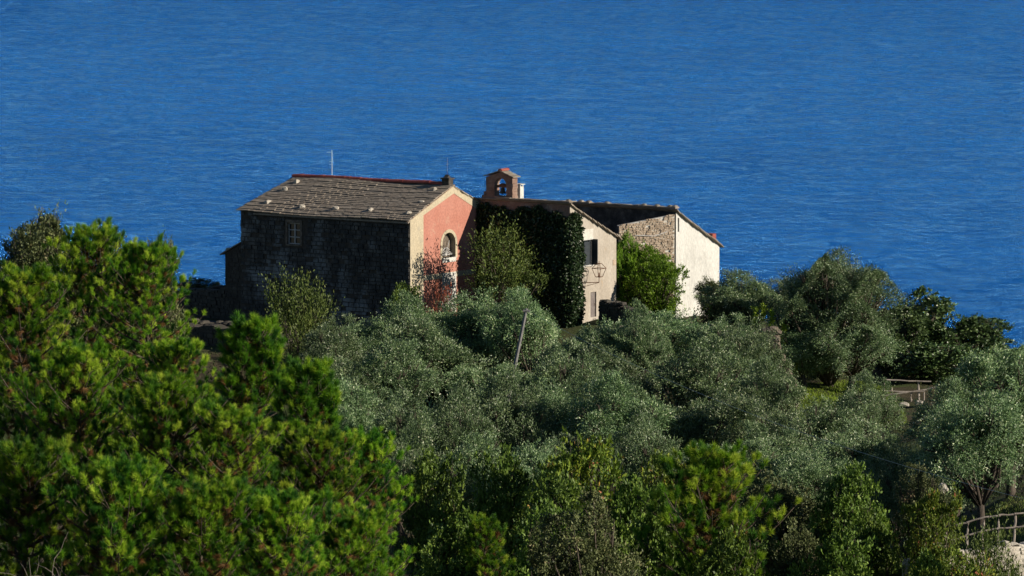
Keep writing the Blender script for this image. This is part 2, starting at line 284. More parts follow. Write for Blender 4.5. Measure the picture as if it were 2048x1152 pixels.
def tree_variant(seed, matname, H=5.0, R=2.4, base=.28, nl=13, lr=(.65, 1.0), twigs=260, lpt=9, ll=.10, lw=.032, spread=.5, droop=.35, upr=0.2, bark='bark', plume=.7, fea=.8, gap=.56, wild=.45, trunk_r=.16):
    """crown of many sprays of leaves carried by lobes; returns trunk mesh, crown mesh, H, R"""
    rng = np.random.default_rng(seed); rd = random.Random(seed)
    cz = H*(base+1)/2; hz = H*(1-base)/2
    C = []
    kv = unit(rng.normal(size=(4, 3))); kp = rng.uniform(0, 6.28, 4); kf = rng.uniform(1.6, 3.6, 4)
    def form(u): return 1-wild*.5+wild*.42*sum(math.sin(kf[i]*float(u@kv[i])+kp[i]) for i in range(4))
    tries = 0
    while len(C) < nl and tries < 900:
        tries += 1
        u = unit(rng.normal(size=(1, 3)))[0]; q = rng.uniform(.25, 1)**.5
        r = rng.uniform(*lr)
        fm = max(.35, min(1.35, form(u))); c = np.array([u[0]*(R-r*.8)*q*fm, u[1]*(R-r*.8)*q*fm, cz+u[2]*(hz-r*.7)*q*(fm if u[2] > 0 else 1)])
        if all(np.linalg.norm(c-o[0]) > gap*(r+o[1]) for o in C): C.append((c, r))
    for _ in range(int(nl*plume)):                # plumes that break the outline
        u = unit(rng.normal(size=(1, 3)))[0]; u[2] = abs(u[2])*.9-.1; r = rng.uniform(.22, .5)*(1 if R < 3 else 1.3)
        fm = max(.35, min(1.3, form(u))); C.append((np.array([u[0]*R*fm, u[1]*R*fm, cz+u[2]*(hz-.1)*fm]), r))
    pos = []; dr = []; tn = []
    for c, r in C:
        lobt = rng.normal(0, .09)
        nt_ = int(twigs*(r/.8)**2)
        ns = int(15*(r/.8)**2)+5; sub = unit(rng.normal(size=(ns, 3))); sf = rng.uniform(.72, 1.2, ns); si = rng.integers(0, ns, nt_)
        u = unit(sub[si]+rng.normal(0, .2, (nt_, 3))); q = rng.uniform(.5, 1.0, nt_)**.5*sf[si]
        sq = rng.uniform(.65, 1.25, 3)
        st = c+u*sq*(r*q)[:, None]*rng.uniform(.85, 1.12, (nt_, 1))
        td = unit(u+np.array([0, 0, upr])+rng.normal(0, .45, (nt_, 3)))
        tl = rng.uniform(.18, .42, nt_)*spread/.5
        tt = .5+lobt+rng.normal(0, .09, ns)[si]+rng.normal(0, .10, nt_)
        for k in range(lpt):
            f = (k+rng.uniform(0, 1, nt_))/lpt
            p = st+td*(tl*f)[:, None]+np.array([0, 0, -1])*(droop*tl*f*f)[:, None]+rng.normal(0, .025, (nt_, 3))
            pos.append(p); dr.append(td*fea+rng.normal(0, .5, (nt_, 3))+np.array([0, 0, .1-droop*.4]))
            tn.append(tt+rng.normal(0, .14, nt_)+(f-.5)*.2)
    pos = np.concatenate(pos); dr = np.concatenate(dr); tn = np.concatenate(tn)
    wf_ = unit(rng.normal(size=(3, 3)))*rng.uniform(2.2, 4.5, (3, 1)); wa = rng.normal(0, .14, (3, 3))
    for i in range(3): pos = pos+np.sin(pos@wf_[i]+i*2.1)[:, None]*wa[i]*min(1, R/2.2)
    sp = rng.random(len(tn)) < .02; tn[sp] = .98  # a few leaves at the end of the ramp; on olives these are painted highlights
    ln = ll*rng.uniform(.6, 1.25, len(pos))
    crown = leaf_mesh('crown', pos, dr, ln, ln*(lw/ll), tn, rng, M[matname])
    t = MB(); fork = np.array([rd.uniform(-.15, .15), rd.uniform(-.15, .15), H*base*.75])
    t.tube([(0, 0, -1.0), (0.03, 0, 0), tuple(fork*.5), tuple(fork)], [trunk_r*1.5, trunk_r*1.25, trunk_r, trunk_r*.85], 7)
    for c, r in C:
        mid = fork*.55+c*.45+np.array([0, 0, -.1]); mid[:2] += rng.normal(0, .12, 2)
        t.tube([tuple(fork-[0, 0, .1]), tuple(mid), tuple(c), tuple(c+(c-mid)*.1)], [trunk_r*.5, trunk_r*.32, trunk_r*.17, .01], 5)
        for _ in range(4):
            e = c+unit(rng.normal(size=(1, 3)))[0]*r*.85
            t.tube([tuple(c*.8+mid*.2), tuple((c+e)/2+rng.normal(0, .06, 3)), tuple(e)], [trunk_r*.15, trunk_r*.09, .006], 4)
    return mesh_of(t, 'trunk', M[bark]), crown, H, R

def pine_variant(seed, H=12.0, R=2.4, first=.25, gap=.5, needles=135):
    rng = np.random.default_rng(seed); rd = random.Random(seed)
    t = MB(); lean = np.array([rd.uniform(-.5, .5), rd.uniform(-.5, .5)])
    def axis(z): f = z/H; return np.array([lean[0]*f*f+.12*sin(z*.9+seed), lean[1]*f*f+.12*cos(z*.8+seed), z])
    t.tube([tuple(axis(z)) for z in np.linspace(-2, H-.15, 14)], list(np.linspace(.17, .025, 14)), 7)
    P_ = []; D_ = []; TT = []
    def tuft(p, d, tt, s=1.0): P_.append(np.array(p)); D_.append(np.array(d)*s); TT.append(tt)
    def tip(p0, p1, r0, tt):
        p0 = np.array(p0); p1 = np.array(p1); d = p1-p0; L = np.linalg.norm(d); d = d/L
        t.tube([tuple(p0), tuple((p0+p1)/2-np.array([0, 0, .03])), tuple(p1)], [r0, r0*.7, .008], 4)
        tuft(p1, d, tt)
        if L > .3: tuft(p0+d*(L-.16), d, tt-.12, .95)
    z = H*first
    while z < H-.25:
        f = (H-z)/(H*(1-first)); bl = R*(1-(1-min(1, f*1.25))**3.6)*.95+.22
        if f > .8: bl *= .9
        nb = rd.choice([4, 5, 5, 6]); ph = rd.uniform(0, 6.28)
        for k in range(nb):
            a = ph+2*pi*k/nb+rd.uniform(-.3, .3); L = bl*rd.uniform(.5, 1.15); rise = rd.uniform(.25, .6)+(1-f)*.5
            p0 = axis(z); h = np.array([cos(a), sin(a), 0]); sd_ = np.array([-sin(a), cos(a), 0]); bend = rd.uniform(-.25, .25)
            def bp(s): return p0+h*L*s+sd_*bend*L*s*s+np.array([0, 0, L*(rise*s*.55+.30*s*s*s)])
            S_ = np.linspace(0, 1, 7); t.tube([tuple(bp(s)) for s in S_], list(np.linspace(.016+.016*L, .009, 7)), 5)
            tb = rd.gauss(.64, .16)
            e = bp(1); dd = bp(1)-bp(.85); dd /= np.linalg.norm(dd); dd[2] += .35; dd /= np.linalg.norm(dd)
            tip(e, e+dd*.2, .012, tb+.12)
            s = .28 if f > .35 else .12
            while s < .97:
                for sg in (-1, 1):
                    if rd.random() < .12: continue
                    b0 = bp(s); fw = bp(min(1, s+.1))-b0; fw /= np.linalg.norm(fw)
                    d = fw*rd.uniform(.5, 1)+sd_*sg*rd.uniform(.5, 1.1)+np.array([0, 0, rd.uniform(.1, .7)]); d /= np.linalg.norm(d)
                    l2 = rd.uniform(.25, .65)*min(1, .5+(1-s))
                    pe = b0+d*l2; d2 = d*.6+np.array([0, 0, .6])
                    t.tube([tuple(b0), tuple(pe)], [.012, .009], 4)
                    tip(pe, pe+d2*rd.uniform(.15, .3), .009, tb+rd.gauss(0, .2))
                    if rd.random() < .5:
                        d3 = d+np.array([rd.gauss(0, .5), rd.gauss(0, .5), .35]); d3 /= np.linalg.norm(d3)
                        pm = b0+d*l2*.55; tip(pm, pm+d3*rd.uniform(.2, .35), .008, tb+rd.gauss(0, .2))
                    if s < .75 and rd.random() < .5:   # dead brown needles inside the crown
                        tuft(b0+np.array([rd.gauss(0, .08), rd.gauss(0, .08), -.05]), [rd.gauss(0, 1), rd.gauss(0, 1), -.4], .04, .8)
                s += rd.uniform(.2, .3)*(1.6/L if L > 1.6 else 1)
        z += gap*rd.uniform(.8, 1.2)*(.7 if f < .3 else 1)
    tp = axis(H-.15)
    for k in range(5):
        a = 2*pi*k/5; tip(tp-np.array([0, 0, .1]), tp+np.array([cos(a)*.18, sin(a)*.18, .12]), .012, .75)
    tip(tp, tp+np.array([0, 0, .35]), .014, .85)
    P_ = np.array(P_); D = unit(np.array(D_)); SC = np.linalg.norm(np.array(D_), axis=1)/1.0; TT = np.array(TT); nT = len(P_)
    k = needles
    pos = np.repeat(P_, k, 0); dd = np.repeat(D, k, 0)
    back = rng.uniform(-.13, .03, (len(pos), 1)); pos = pos+dd*back
    dirs = unit(dd*rng.uniform(.5, 1.5, (len(pos), 1))+unit(rng.normal(size=(len(pos), 3)))*.75)
    tn = np.repeat(TT, k)+rng.normal(0, .07, len(pos)); dead = np.repeat(TT < .1, k); tn = np.where(dead, np.clip(tn, 0, .11), np.clip(tn, .2, 1))
    crown = leaf_mesh('crown', pos, dirs, rng.uniform(.14, .24, len(pos)), .0128, tn, rng, M['pine'], tri=True)
    return mesh_of(t, 'trunk', M['pinebark']), crown, H, R

VAR = {}
VAR['olive'] = [tree_variant(s, 'olive', H=5.0, R=2.4, nl=nl, lr=(.42, .9), twigs=560, ll=.10, lw=.034, fea=1.0, plume=1.5, spread=.75, gap=.80, wild=.6, upr=.45) for s, nl in ((1, 20), (2, 16), (3, 24), (4, 18), (5, 14), (6, 20))]
VAR['big_olive'] = [tree_variant(11, 'olive', H=7.2, R=3.2, base=.02, nl=50, lr=(.5, 1.0), twigs=480, ll=.10, lw=.034, fea=1.0, plume=1.3, spread=.75, gap=.72, wild=.28, upr=.45, trunk_r=.24)]
VAR['oak'] = [tree_variant(s, 'oak', H=6.0, R=2.0, base=.1, nl=24, lr=(.4, .9), twigs=340, lpt=7, ll=.11, lw=.06, plume=1.0, droop=.1, upr=.4) for s in (21, 22)]
VAR['broad'] = [tree_variant(s, 'broad', H=5.5, R=2.2, base=.12, nl=18, lr=(.6, .9), twigs=170, lpt=7, ll=.15, lw=.09, droop=.2, upr=.3) for s in (31, 32)]
VAR['yellow'] = [tree_variant(s, 'yellowleaf', H=5.0, R=2.3, base=.15, nl=15, lr=(.6, .9), twigs=130, lpt=8, ll=.17, lw=.07, droop=.6, upr=.35) for s in (41, 42)]
VAR['fig'] = [tree_variant(s, 'fig', H=4.0, R=2.2, base=.02, nl=20, lr=(.5, .8), twigs=170, lpt=7, ll=.18, lw=.12, droop=.3, upr=.5, spread=.6) for s in (51, 52)]
VAR['laurel'] = [tree_variant(61, 'laurel', H=3.6, R=2.0, base=.02, nl=22, lr=(.5, .8), twigs=230, lpt=8, ll=.12, lw=.055, droop=.3, upr=.4)]
VAR['shrub'] = [tree_variant(71, 'broad', H=2.2, R=1.3, base=.02, nl=10, lr=(.4, .6), twigs=160, lpt=7, ll=.11, lw=.05, upr=.9, spread=.7, droop=.1, trunk_r=.06)]
VAR['whip'] = [tree_variant(s, 'whipleaf', H=4.2, R=1.5, base=.12, nl=13, lr=(.35, .6), twigs=105, lpt=10, ll=.13, lw=.055, upr=1.8, spread=1.4, plume=1.3, droop=.02, trunk_r=.07) for s in (81, 82)]
VAR['red'] = [tree_variant(91, 'redleaf', H=2.6, R=1.2, base=.05, nl=9, lr=(.25, .42), twigs=70, lpt=6, ll=.11, lw=.07, upr=.9, spread=.9, trunk_r=.05)]
VAR['tall_oak'] = [tree_variant(s, 'oak', H=14.0, R=1.9, base=.5, nl=40, lr=(.45, .85), twigs=380, gap=.4, wild=.25, lpt=7, ll=.11, lw=.06, droop=.1, upr=.4, plume=.9) for s in (23, 24)]
VAR['slim_pine'] = [pine_variant(121, H=11.0, R=1.15, first=.2, gap=.55)]
VAR['pine'] = [pine_variant(s) for s in (101, 102, 103)]
VAR['young_pine'] = [pine_variant(s, H=7.0, R=2.1, first=.08, gap=.42) for s in (111, 112)]

cnt = {}
def plant(kind, px, top, d, rpx, label, name, cat, group=None, v=None, z0=None, rz=None, uniform=False):
    c = cnt[kind] = cnt.get(kind, -1)+1
    vs = VAR[kind]; tm, cm, H, R = vs[(c if v is None else v) % len(vs)]
    p = P(px, top, d); g = hill_z(p.x, p.y) if z0 is None else z0
    rd = random.Random(int(px*7+top*13)); h = max(1.0, p.z-g)*(rd.uniform(.92, 1.06) if kind == 'olive' else 1); r = rpx*d/FPX
    rz = rd.uniform(0, 6.28) if rz is None else rz
    e = empty(name, (p.x, p.y, g), rz, label, cat, group)
    sx = r/R; sz = h/H
    if uniform:
        sx = sz = max(.62, min(1.2, r/R)); e.location.z = p.z-H*sz-.35
    sx2 = sx
    if not uniform: k_ = 1.22 if kind == 'olive' else 1.12; sz *= 1.05; sx2 = sx*rd.uniform(.9, 1.08)*k_; sx = sx*rd.uniform(.95, 1.15)*k_
    e.scale = (sx, sx2, sz); e.rotation_euler = ((rd.uniform(-.07, .07), rd.uniform(-.07, .07), rz) if kind == 'olive' else (0, 0, rz))
    for nm, me in (('trunk', tm), ('crown', cm)):
        o = bpy.data.objects.new(nm, me); col.objects.link(o); o.parent = e
    return e
OL = [
 (735, 655, 285, 62, 'olive tree at the foot of the chapel side wall, second from the pale one'),
 (1215, 705, 271, 80, 'olive tree in the hollow below the tan house, left of the large round one'),
 (1300, 770, 258, 80, 'olive tree behind the right shoulder of the grey central olive'),
 (1460, 770, 256, 75, 'olive tree between the large round one and the ruined wall foot'),
 (1560, 850, 246, 72, 'olive tree just left of the tree above the tall dark evergreen'),
 (940, 815, 247, 72, 'olive tree left of the foot of the leaning wooden pole'),
 (1060, 905, 234, 75, 'olive tree between the drooping olive and the yellowing tree'),
 (1902, 806, 240, 66, 'olive tree covering the right end of the rustic railing'),
 (1990, 790, 236, 80, 'olive tree behind the two stemmed one, toward the right edge'),
 (760, 850, 244, 66, 'olive tree just behind the rightmost of the left pines, upper part visible'),
 (650, 640, 282, 75, 'pale olive tree under the dark side wall of the chapel, silvery tips against shade'),
 (800, 622, 285, 72, 'olive tree below the near corner of the pink facade, left of the red creeper'),
 (945, 590, 287, 88, 'olive tree directly in front of the foot of the pink facade'),
 (1062, 602, 285, 78, 'olive tree behind the top of the leaning wooden pole, below the ivy wall'),
 (1150, 662, 280, 80, 'olive tree below the corner where the ivy meets the tan gable wall'),
 (1330, 614, 288, 100, 'broad olive tree in front of the bright green bush between the houses'),
 (1440, 650, 284, 72, 'olive tree below the foot of the white gable wall'),
 (1262, 650, 279, 55, 'small olive tree in front of the dark arch in the terrace wall'),
 (665, 712, 270, 85, 'silvery olive tree just right of the bare reddish pine stem'),
 (765, 700, 271, 75, 'olive tree in front of the deep shade at the foot of the chapel side wall'),
 (880, 662, 275, 85, 'olive tree to the left of the leaning wooden pole, below the pink facade'),
 (985, 712, 273, 70, 'olive tree behind the lower half of the leaning wooden pole'),
 (1120, 700, 265, 85, 'olive tree just right of the leaning wooden pole, at mid height of the grove'),
 (1375, 690, 268, 108, 'large round olive tree in the middle of the grove below the white gable wall'),
 (1505, 668, 272, 66, 'olive tree left of the ruined stone pillar, before its shaded face'),
 (1562, 742, 262, 72, 'olive tree in front of the foot of the ruined stone wall'),
 (700, 800, 250, 78, 'olive tree whose pale leaves show above the middle pines, left of the dark hollow'),
 (880, 782, 252, 78, 'olive tree just right of the dark hollow in the grove'),
 (800, 805, 246, 72, 'olive tree below the dark hollow in the grove'),
 (1012, 785, 252, 84, 'olive tree around the foot of the leaning wooden pole'),
 (1105, 775, 253, 70, 'narrow olive tree to the right of the foot of the leaning pole'),
 (1245, 762, 251, 105, 'large grey olive tree at the centre of the grove above the yellowing tree'),
 (1400, 800, 250, 88, 'olive tree behind the crown of the lone pine in the grove'),
 (1500, 862, 243, 95, 'silvery olive tree to the right of the lone pine top'),
 (1640, 800, 250, 82, 'olive tree below the lit patch of grass beside the ruined wall'),
 (1722, 772, 264, 60, 'olive tree left of the rustic railing, covering its near end'),
 (1715, 862, 240, 85, 'olive tree standing in front of the rustic railing, above the leafy green tree'),
 (930, 905, 237, 88, 'olive tree above the small dark broadleaf trees, right of the last pine'),
 (1000, 975, 226, 78, 'low olive tree drooping over the young pine at the bottom'),
 (870, 868, 241, 70, 'olive tree touching the tip of the rightmost of the left pines'),
 (1110, 870, 240, 72, 'olive tree rising behind the left shoulder of the yellowing tree'),
 (1320, 850, 241, 70, 'olive tree between the yellowing trees and the grey central olive'),
 (1620, 905, 234, 78, 'olive tree above the tall dark evergreen at lower right'),
 (1910, 758, 222, 95, 'olive tree in front of the fig bush, above the terrace with the railing'),
 (2025, 715, 225, 105, 'large olive tree cut by the right edge of the picture, behind the railed terrace'),
 (1835, 868, 226, 76, 'olive tree beyond the earth bank, its crown below the rustic railing'),
 (1965, 775, 216, 100, 'two stemmed olive tree standing on the bare ground of the railed terrace'),
 (1800, 895, 219, 70, 'olive tree on the left rim of the railed terrace above the pale rock'),
]
for px, top, d, r, lab in OL: plant('olive', px, top, d, r, lab, 'olive_tree', 'olive tree', 'olive trees of the grove')
plant('big_olive', 1660, 502, 292, 116, 'biggest olive tree, standing tall against the sea right of the houses', 'olive_tree', 'olive tree')
plant('olive', 1700, 610, 290.5, 78, 'lower olive leaning against the right side of the biggest olive', 'olive_tree', 'olive tree', v=3)
plant('olive', 1610, 640, 290.8, 66, 'lower olive under the left side of the biggest olive, beside the lime shoots', 'olive_tree', 'olive tree', v=0)
plant('olive', 1500, 552, 297, 62, 'olive tree against the sea between the white gable and the biggest olive', 'olive_tree', 'olive tree', v=1)
plant('olive', 1585, 560, 300, 60, 'olive tree merging with the left side of the biggest olive', 'olive_tree', 'olive tree', v=2)

PI_ = [
 (165, 438, 152, 130, 'pine', 'tallest pine at the left, its tip above the sea line of the grove'),
 (40, 535, 148, 140, 'pine', 'pine cut by the left edge of the picture, upper one'),
 (285, 478, 150, 115, 'pine', 'pine with its tip beside the tallest pine, to the right of it'),
 (360, 665, 146, 105, 'pine', 'pine whose upturned branch ends face the dark terrace wall left of the chapel'),
 (495, 618, 144, 80, 'slim_pine', 'slender pine with a bare reddish stem below its top, in front of the chapel shade'),
 (595, 705, 141, 80, 'slim_pine', 'pine next to the slender one, in front of the silvery olives'),
 (150, 690, 136, 150, 'pine', 'broad pine below the tallest pine, dead brown twigs near its top'),
 (310, 745, 134, 150, 'pine', 'broad pine in the middle of the left pine mass'),
 (465, 800, 133, 130, 'pine', 'pine below the slender one with the bare stem'),
 (620, 850, 135, 110, 'pine', 'pine low in front of the dark hollow of the olive grove'),
 (735, 862, 139, 105, 'young_pine', 'rightmost pine of the left group, with one bare branch reaching to the left'),
 (50, 880, 124, 150, 'young_pine', 'pine filling the lower left corner, over bare grey twigs'),
 (230, 930, 122, 150, 'young_pine', 'pine at the bottom left, second from the corner'),
 (400, 960, 122, 140, 'young_pine', 'pine at the bottom with a pale bare stem below its tuft'),
 (560, 980, 123, 130, 'young_pine', 'pine at the bottom between two thin bare stems'),
 (705, 1010, 127, 110, 'young_pine', 'pine at the bottom, last one before the dark broadleaf trees'),
]
for px, top, d, r, k, lab in PI_: plant(k, px, top, d, r, lab, 'pine_tree', 'pine', 'pines on the near slope', uniform=True)
plant('pine', 1428, 908, 196, 168, 'lone pine in front of the olive grove, right of the yellowing tree', 'pine_tree', 'pine', v=1, uniform=True)
plant('slim_pine', 978, 1022, 186, 48, 'young pine with a thin stem at the bottom, left of the grey oak', 'pine_tree', 'pine', uniform=True)

OT = [
 ('tall_oak', 72, 452, 175, 92, 'dark evergreen oak against the sea behind the leftmost pines', 'evergreen_oak', 'oak tree'),
 ('tall_oak', 232, 462, 178, 88, 'grey green evergreen oak against the sea between the two pine tips', 'evergreen_oak', 'oak tree'),
 ('tall_oak', 305, 500, 172, 55, 'small evergreen oak at the right of the pine tips against the sea', 'evergreen_oak', 'oak tree'),
 ('oak', 1585, 935, 211, 82, 'tall dark evergreen with a pale lit right side, lower right', 'evergreen_oak', 'oak tree'),
 ('oak', 1190, 1035, 188, 100, 'rounded grey green oak at the bottom, between the young pine and the lone pine', 'evergreen_oak', 'oak tree'),
 ('oak', 1600, 1030, 196, 60, 'narrow pale evergreen at the bottom, right of the lone pine', 'evergreen_oak', 'oak tree'),
 ('oak', 1840, 960, 212, 45, 'dark small tree before the earth bank of the railed terrace', 'evergreen_oak', 'oak tree'),
 ('broad', 880, 905, 218, 70, 'dark green broadleaf tree right beside the rightmost left pine', 'broadleaf_tree', 'tree'),
 ('broad', 905, 1010, 204, 85, 'dark green broadleaf tree at the bottom, left of the young pine', 'broadleaf_tree', 'tree'),
 ('broad', 1715, 930, 209, 72, 'fresh green leafy tree at lower right, right of the dark evergreen', 'broadleaf_tree', 'tree'),
 ('broad', 1760, 1020, 200, 75, 'bushy green tree at the bottom, below the fresh green leafy tree', 'broadleaf_tree', 'tree'),
 ('broad', 1080, 1010, 202, 70, 'shaded broadleaf tree beneath the yellowing tree', 'broadleaf_tree', 'tree'),
 ('broad', 1300, 1000, 204, 80, 'dark leafy tree left behind the lone pine', 'broadleaf_tree', 'tree'),
 ('broad', 1480, 1060, 194, 80, 'leafy tree at the bottom behind the right side of the lone pine', 'broadleaf_tree', 'tree'),
 ('yellow', 1175, 880, 214, 100, 'yellowing broadleaf tree with red dead leaves in its crown', 'broadleaf_tree', 'tree'),
 ('yellow', 1335, 880, 216, 75, 'yellow topped tree behind the left of the lone pine', 'broadleaf_tree', 'tree'),
 ('yellow', 1880, 985, 198, 62, 'sparse small tree in front of the railing, pale rock wall behind it', 'broadleaf_tree', 'tree'),
 ('yellow', 1930, 1075, 190, 75, 'sparse bush hanging over the pale stone wall at the bottom right', 'bush', 'bush'),
 ('whip', 1990, 1100, 191, 55, 'leafy twigs hanging before the pale retaining wall at the right corner', 'bush', 'bush'),
 ('broad', 1850, 1085, 192, 60, 'leafy bush left of the pale retaining wall at the bottom', 'bush', 'bush'),
 ('fig', 1828, 612, 301, 92, 'large leaved fig bush right behind the rustic railing', 'fig_tree', 'fig tree'),
 ('fig', 1925, 640, 302, 85, 'fig bush at the right, its loose branch ends against the sea', 'fig_tree', 'fig tree'),
 ('fig', 2035, 690, 306, 75, 'fig bush at the right edge of the picture against the sea', 'fig_tree', 'fig tree'),
 ('fig', 1875, 690, 296, 85, 'lower fig bush in deep shade just behind the right end of the rustic railing', 'fig_tree', 'fig tree'),
 ('fig', 1790, 640, 299, 55, 'fig bush in the shade of the biggest olive, left end of the rustic railing', 'fig_tree', 'fig tree'),
 ('whip', 1830, 612, 303, 45, 'thin upright shoots rising behind the fig bush against the sea', 'shoots', 'shrub'),
 ('laurel', 1308, 504, 302, 66, 'bright green bush filling the court between tan house and white gable', 'laurel_bush', 'bush'),
 ('laurel', 1248, 478, 302.2, 26, 'narrow bright green climber beside the rear corner of the tan house', 'climbing_shrub', 'bush'),
 ('whip', 1012, 486, 296.2, 68, 'loose green tree in front of the dark ivy wall', 'small_tree', 'tree'),
 ('whip', 592, 580, 288, 50, 'upright leafy tree in front of the chapel side wall', 'small_tree', 'tree'),
 ('red', 872, 562, 293.3, 30, 'red leaved creeper shrub at the foot of the pink facade', 'red_shrub', 'shrub'),
 ('broad', 1110, 955, 207, 90, 'wide dark leafy tree under the left side of the yellowing tree', 'broadleaf_tree', 'tree'),
 ('broad', 1665, 1045, 194, 85, 'leafy tree at the bottom between the narrow pale evergreen and the bushy green tree', 'broadleaf_tree', 'tree'),
 ('broad', 990, 900, 216, 70, 'dark leafy tree below the drooping olive, left of the yellowing tree', 'broadleaf_tree', 'tree'),
 ('broad', 1250, 935, 208, 80, 'green leafy tree between the yellowing tree and the lone pine', 'broadleaf_tree', 'tree'),
 ('broad', 815, 570, 291, 45, 'dark bush at the near corner of the chapel', 'bush', 'bush'),
 ('oak', 1428, 550, 303, 30, 'dark green shrub at the foot of the far end of the white gable', 'shrub', 'shrub'),
 ('shrub', 1475, 580, 298, 50, 'green shrub behind the olive, right of the white gable', 'shrub', 'shrub'),
 ('oak', 400, 562, 310, 40, 'sunlit shrub against the sea just left of the lean-to', 'shrub', 'shrub'),
 ('oak', 1470, 600, 296, 45, 'reddish brown tinged shrub right below the white gable corner', 'shrub', 'shrub'),
]
for k, px, top, d, r, lab, nm, cat in OT: plant(k, px, top, d, r, lab, nm, cat)

# lime green shoots beside the ruined pillar
def spray(name, label, cat, pts, mat, n, ll, lw, sig, seed, up=.6, kind=None, group=None):
    rng = np.random.default_rng(seed); pts = np.array(pts)
    idx = rng.integers(0, len(pts), n); pos = pts[idx]+rng.normal(0, 1, (n, 3))*np.array(sig)
    d = rng.normal(0, .7, (n, 3))+np.array([0, 0, up])
    me = leaf_mesh(name, pos, d, ll*rng.uniform(.6, 1.3, n), lw, np.clip(rng.normal(.55, .22, n), 0, 1), rng, M[mat])
    o = bpy.data.objects.new(name, me); col.objects.link(o)
    return tag(o, label, cat, group, kind)
for i, (px, y0, y1, lab) in enumerate([(1512, 618, 650, 'leftmost of the lime green upright shoots by the ruined pillar'), (1528, 612, 640, 'tallest lime green shoot, second from the left by the ruined pillar'), (1544, 622, 660, 'lime green shoot directly above the ruined pillar'), (1566, 645, 700, 'lime green shoots climbing along the right side of the ruined pillar'), (1590, 700, 745, 'lime green shoots low beside the foot of the ruined wall')]):
    pts = [P(px+(t-.5)*6*sin(t*5+i), y0+(y1-y0)*t, 289.5) for t in np.linspace(0, 1, 14)]
    spray('green_shoot', lab, 'plant', pts, 'lime', 240, .14, .06, (.07, .07, .05), 200+i, .9, group='lime green shoots by the ruined wall')

# ------------------------------------------------------------------ undergrowth and grass (ground cover)
rng = np.random.default_rng(5)
def cover(name, mat, n, xr, yr, ll, lw, h, seed, cond=None, up=.5, clump=True):
    rng = np.random.default_rng(seed)
    if clump:
        nc = n//60; cx = rng.uniform(*xr, nc); cy = rng.uniform(*yr, nc); ch = rng.uniform(.3, 1, nc)*h; cr = rng.uniform(.3, .9, nc)
        i = rng.integers(0, nc, n); a = rng.normal(0, 1, (n, 2)); x = cx[i]+a[:, 0]*cr[i]*.5; y = cy[i]+a[:, 1]*cr[i]*.5
        z = rng.uniform(0, 1, n)*ch[i]*np.exp(-(a**2).sum(1)*.4)
    else: x = rng.uniform(*xr, n); y = rng.uniform(*yr, n); z = np.zeros(n)
    if cond is not None:
        k = cond(x, y); x, y, z = x[k], y[k], z[k]
    n = len(x); g = np.array([hill_z(a, b) for a, b in zip(x, y)])
    pos = np.stack([x, y, g+z-.02], 1); d = rng.normal(0, .6, (n, 3))+np.array([0, 0, up])
    me = leaf_mesh(name, pos, d, ll*rng.uniform(.5, 1.4, n), lw, np.clip(rng.normal(.5, .22, n), 0, 1), rng, M[mat])
    o = bpy.data.objects.new(name, me); col.objects.link(o); tag(o, kind='stuff')
    return o
def scrubcond(x, y):
    terr = (x > 14.5) & (y > 198) & (y < 222); lawn = (x > 13) & (x < 22) & (y > 278) & (y < 294); house = (x > -19) & (x < 14) & (y > 295.5)
    return ~(terr | lawn | house) & (np.abs(x) < y*.11)
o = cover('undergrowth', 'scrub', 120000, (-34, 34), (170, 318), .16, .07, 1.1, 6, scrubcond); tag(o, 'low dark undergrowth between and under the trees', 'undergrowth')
o = cover('grass', 'grass', 60000, (12.5, 30), (196, 224), .13, .02, .1, 7, lambda x, y: (x > 15.2) & (np.sin(x*1.7+y*.9)+np.sin(x*.6-y*1.3) > -.5), up=1.4, clump=False); tag(o, 'thin dry grass on the railed terrace', 'grass')
o = cover('grass', 'lime', 26000, (12.5, 19.5), (278, 293), .14, .03, .1, 8, None, up=1.4, clump=False); tag(o, 'sunlit green grass beside the ruined wall', 'grass')

# ------------------------------------------------------------------ building helpers
A35 = radians(35); RZ = radians(55)
E1 = Vector((sin(A35), cos(A35), 0)); E2 = Vector((-cos(A35), sin(A35), 0))
def panel(mb, fr, us, z0, top, ops=(), depth=.22):
    """wall face in (u,z); fr(u,z,inward) -> xyz; ops = (u0,u1,za,zb) holes with reveals"""
    us = sorted(set(us) | {u for o in ops for u in o[:2]})
    for a, b in zip(us[:-1], us[1:]):
        cuts = sorted([(o[2], o[3]) for o in ops if o[0] <= a+1e-6 and o[1] >= b-1e-6]); z = z0
        for c, d in cuts:
            mb.add([fr(a, z, 0), fr(b, z, 0), fr(b, c, 0), fr(a, c, 0)], [(0, 1, 2, 3)]); z = d
        mb.add([fr(a, z, 0), fr(b, z, 0), fr(b, top(b), 0), fr(a, top(a), 0)], [(0, 1, 2, 3)])
    for u0, u1, za, zb in ops:
        c = [(u0, za), (u1, za), (u1, zb), (u0, zb)]
        for i in range(4):
            p, q = c[i], c[(i+1) % 4]
            mb.add([fr(*p, 0), fr(*q, 0), fr(*q, depth), fr(*p, depth)], [(0, 1, 2, 3)])
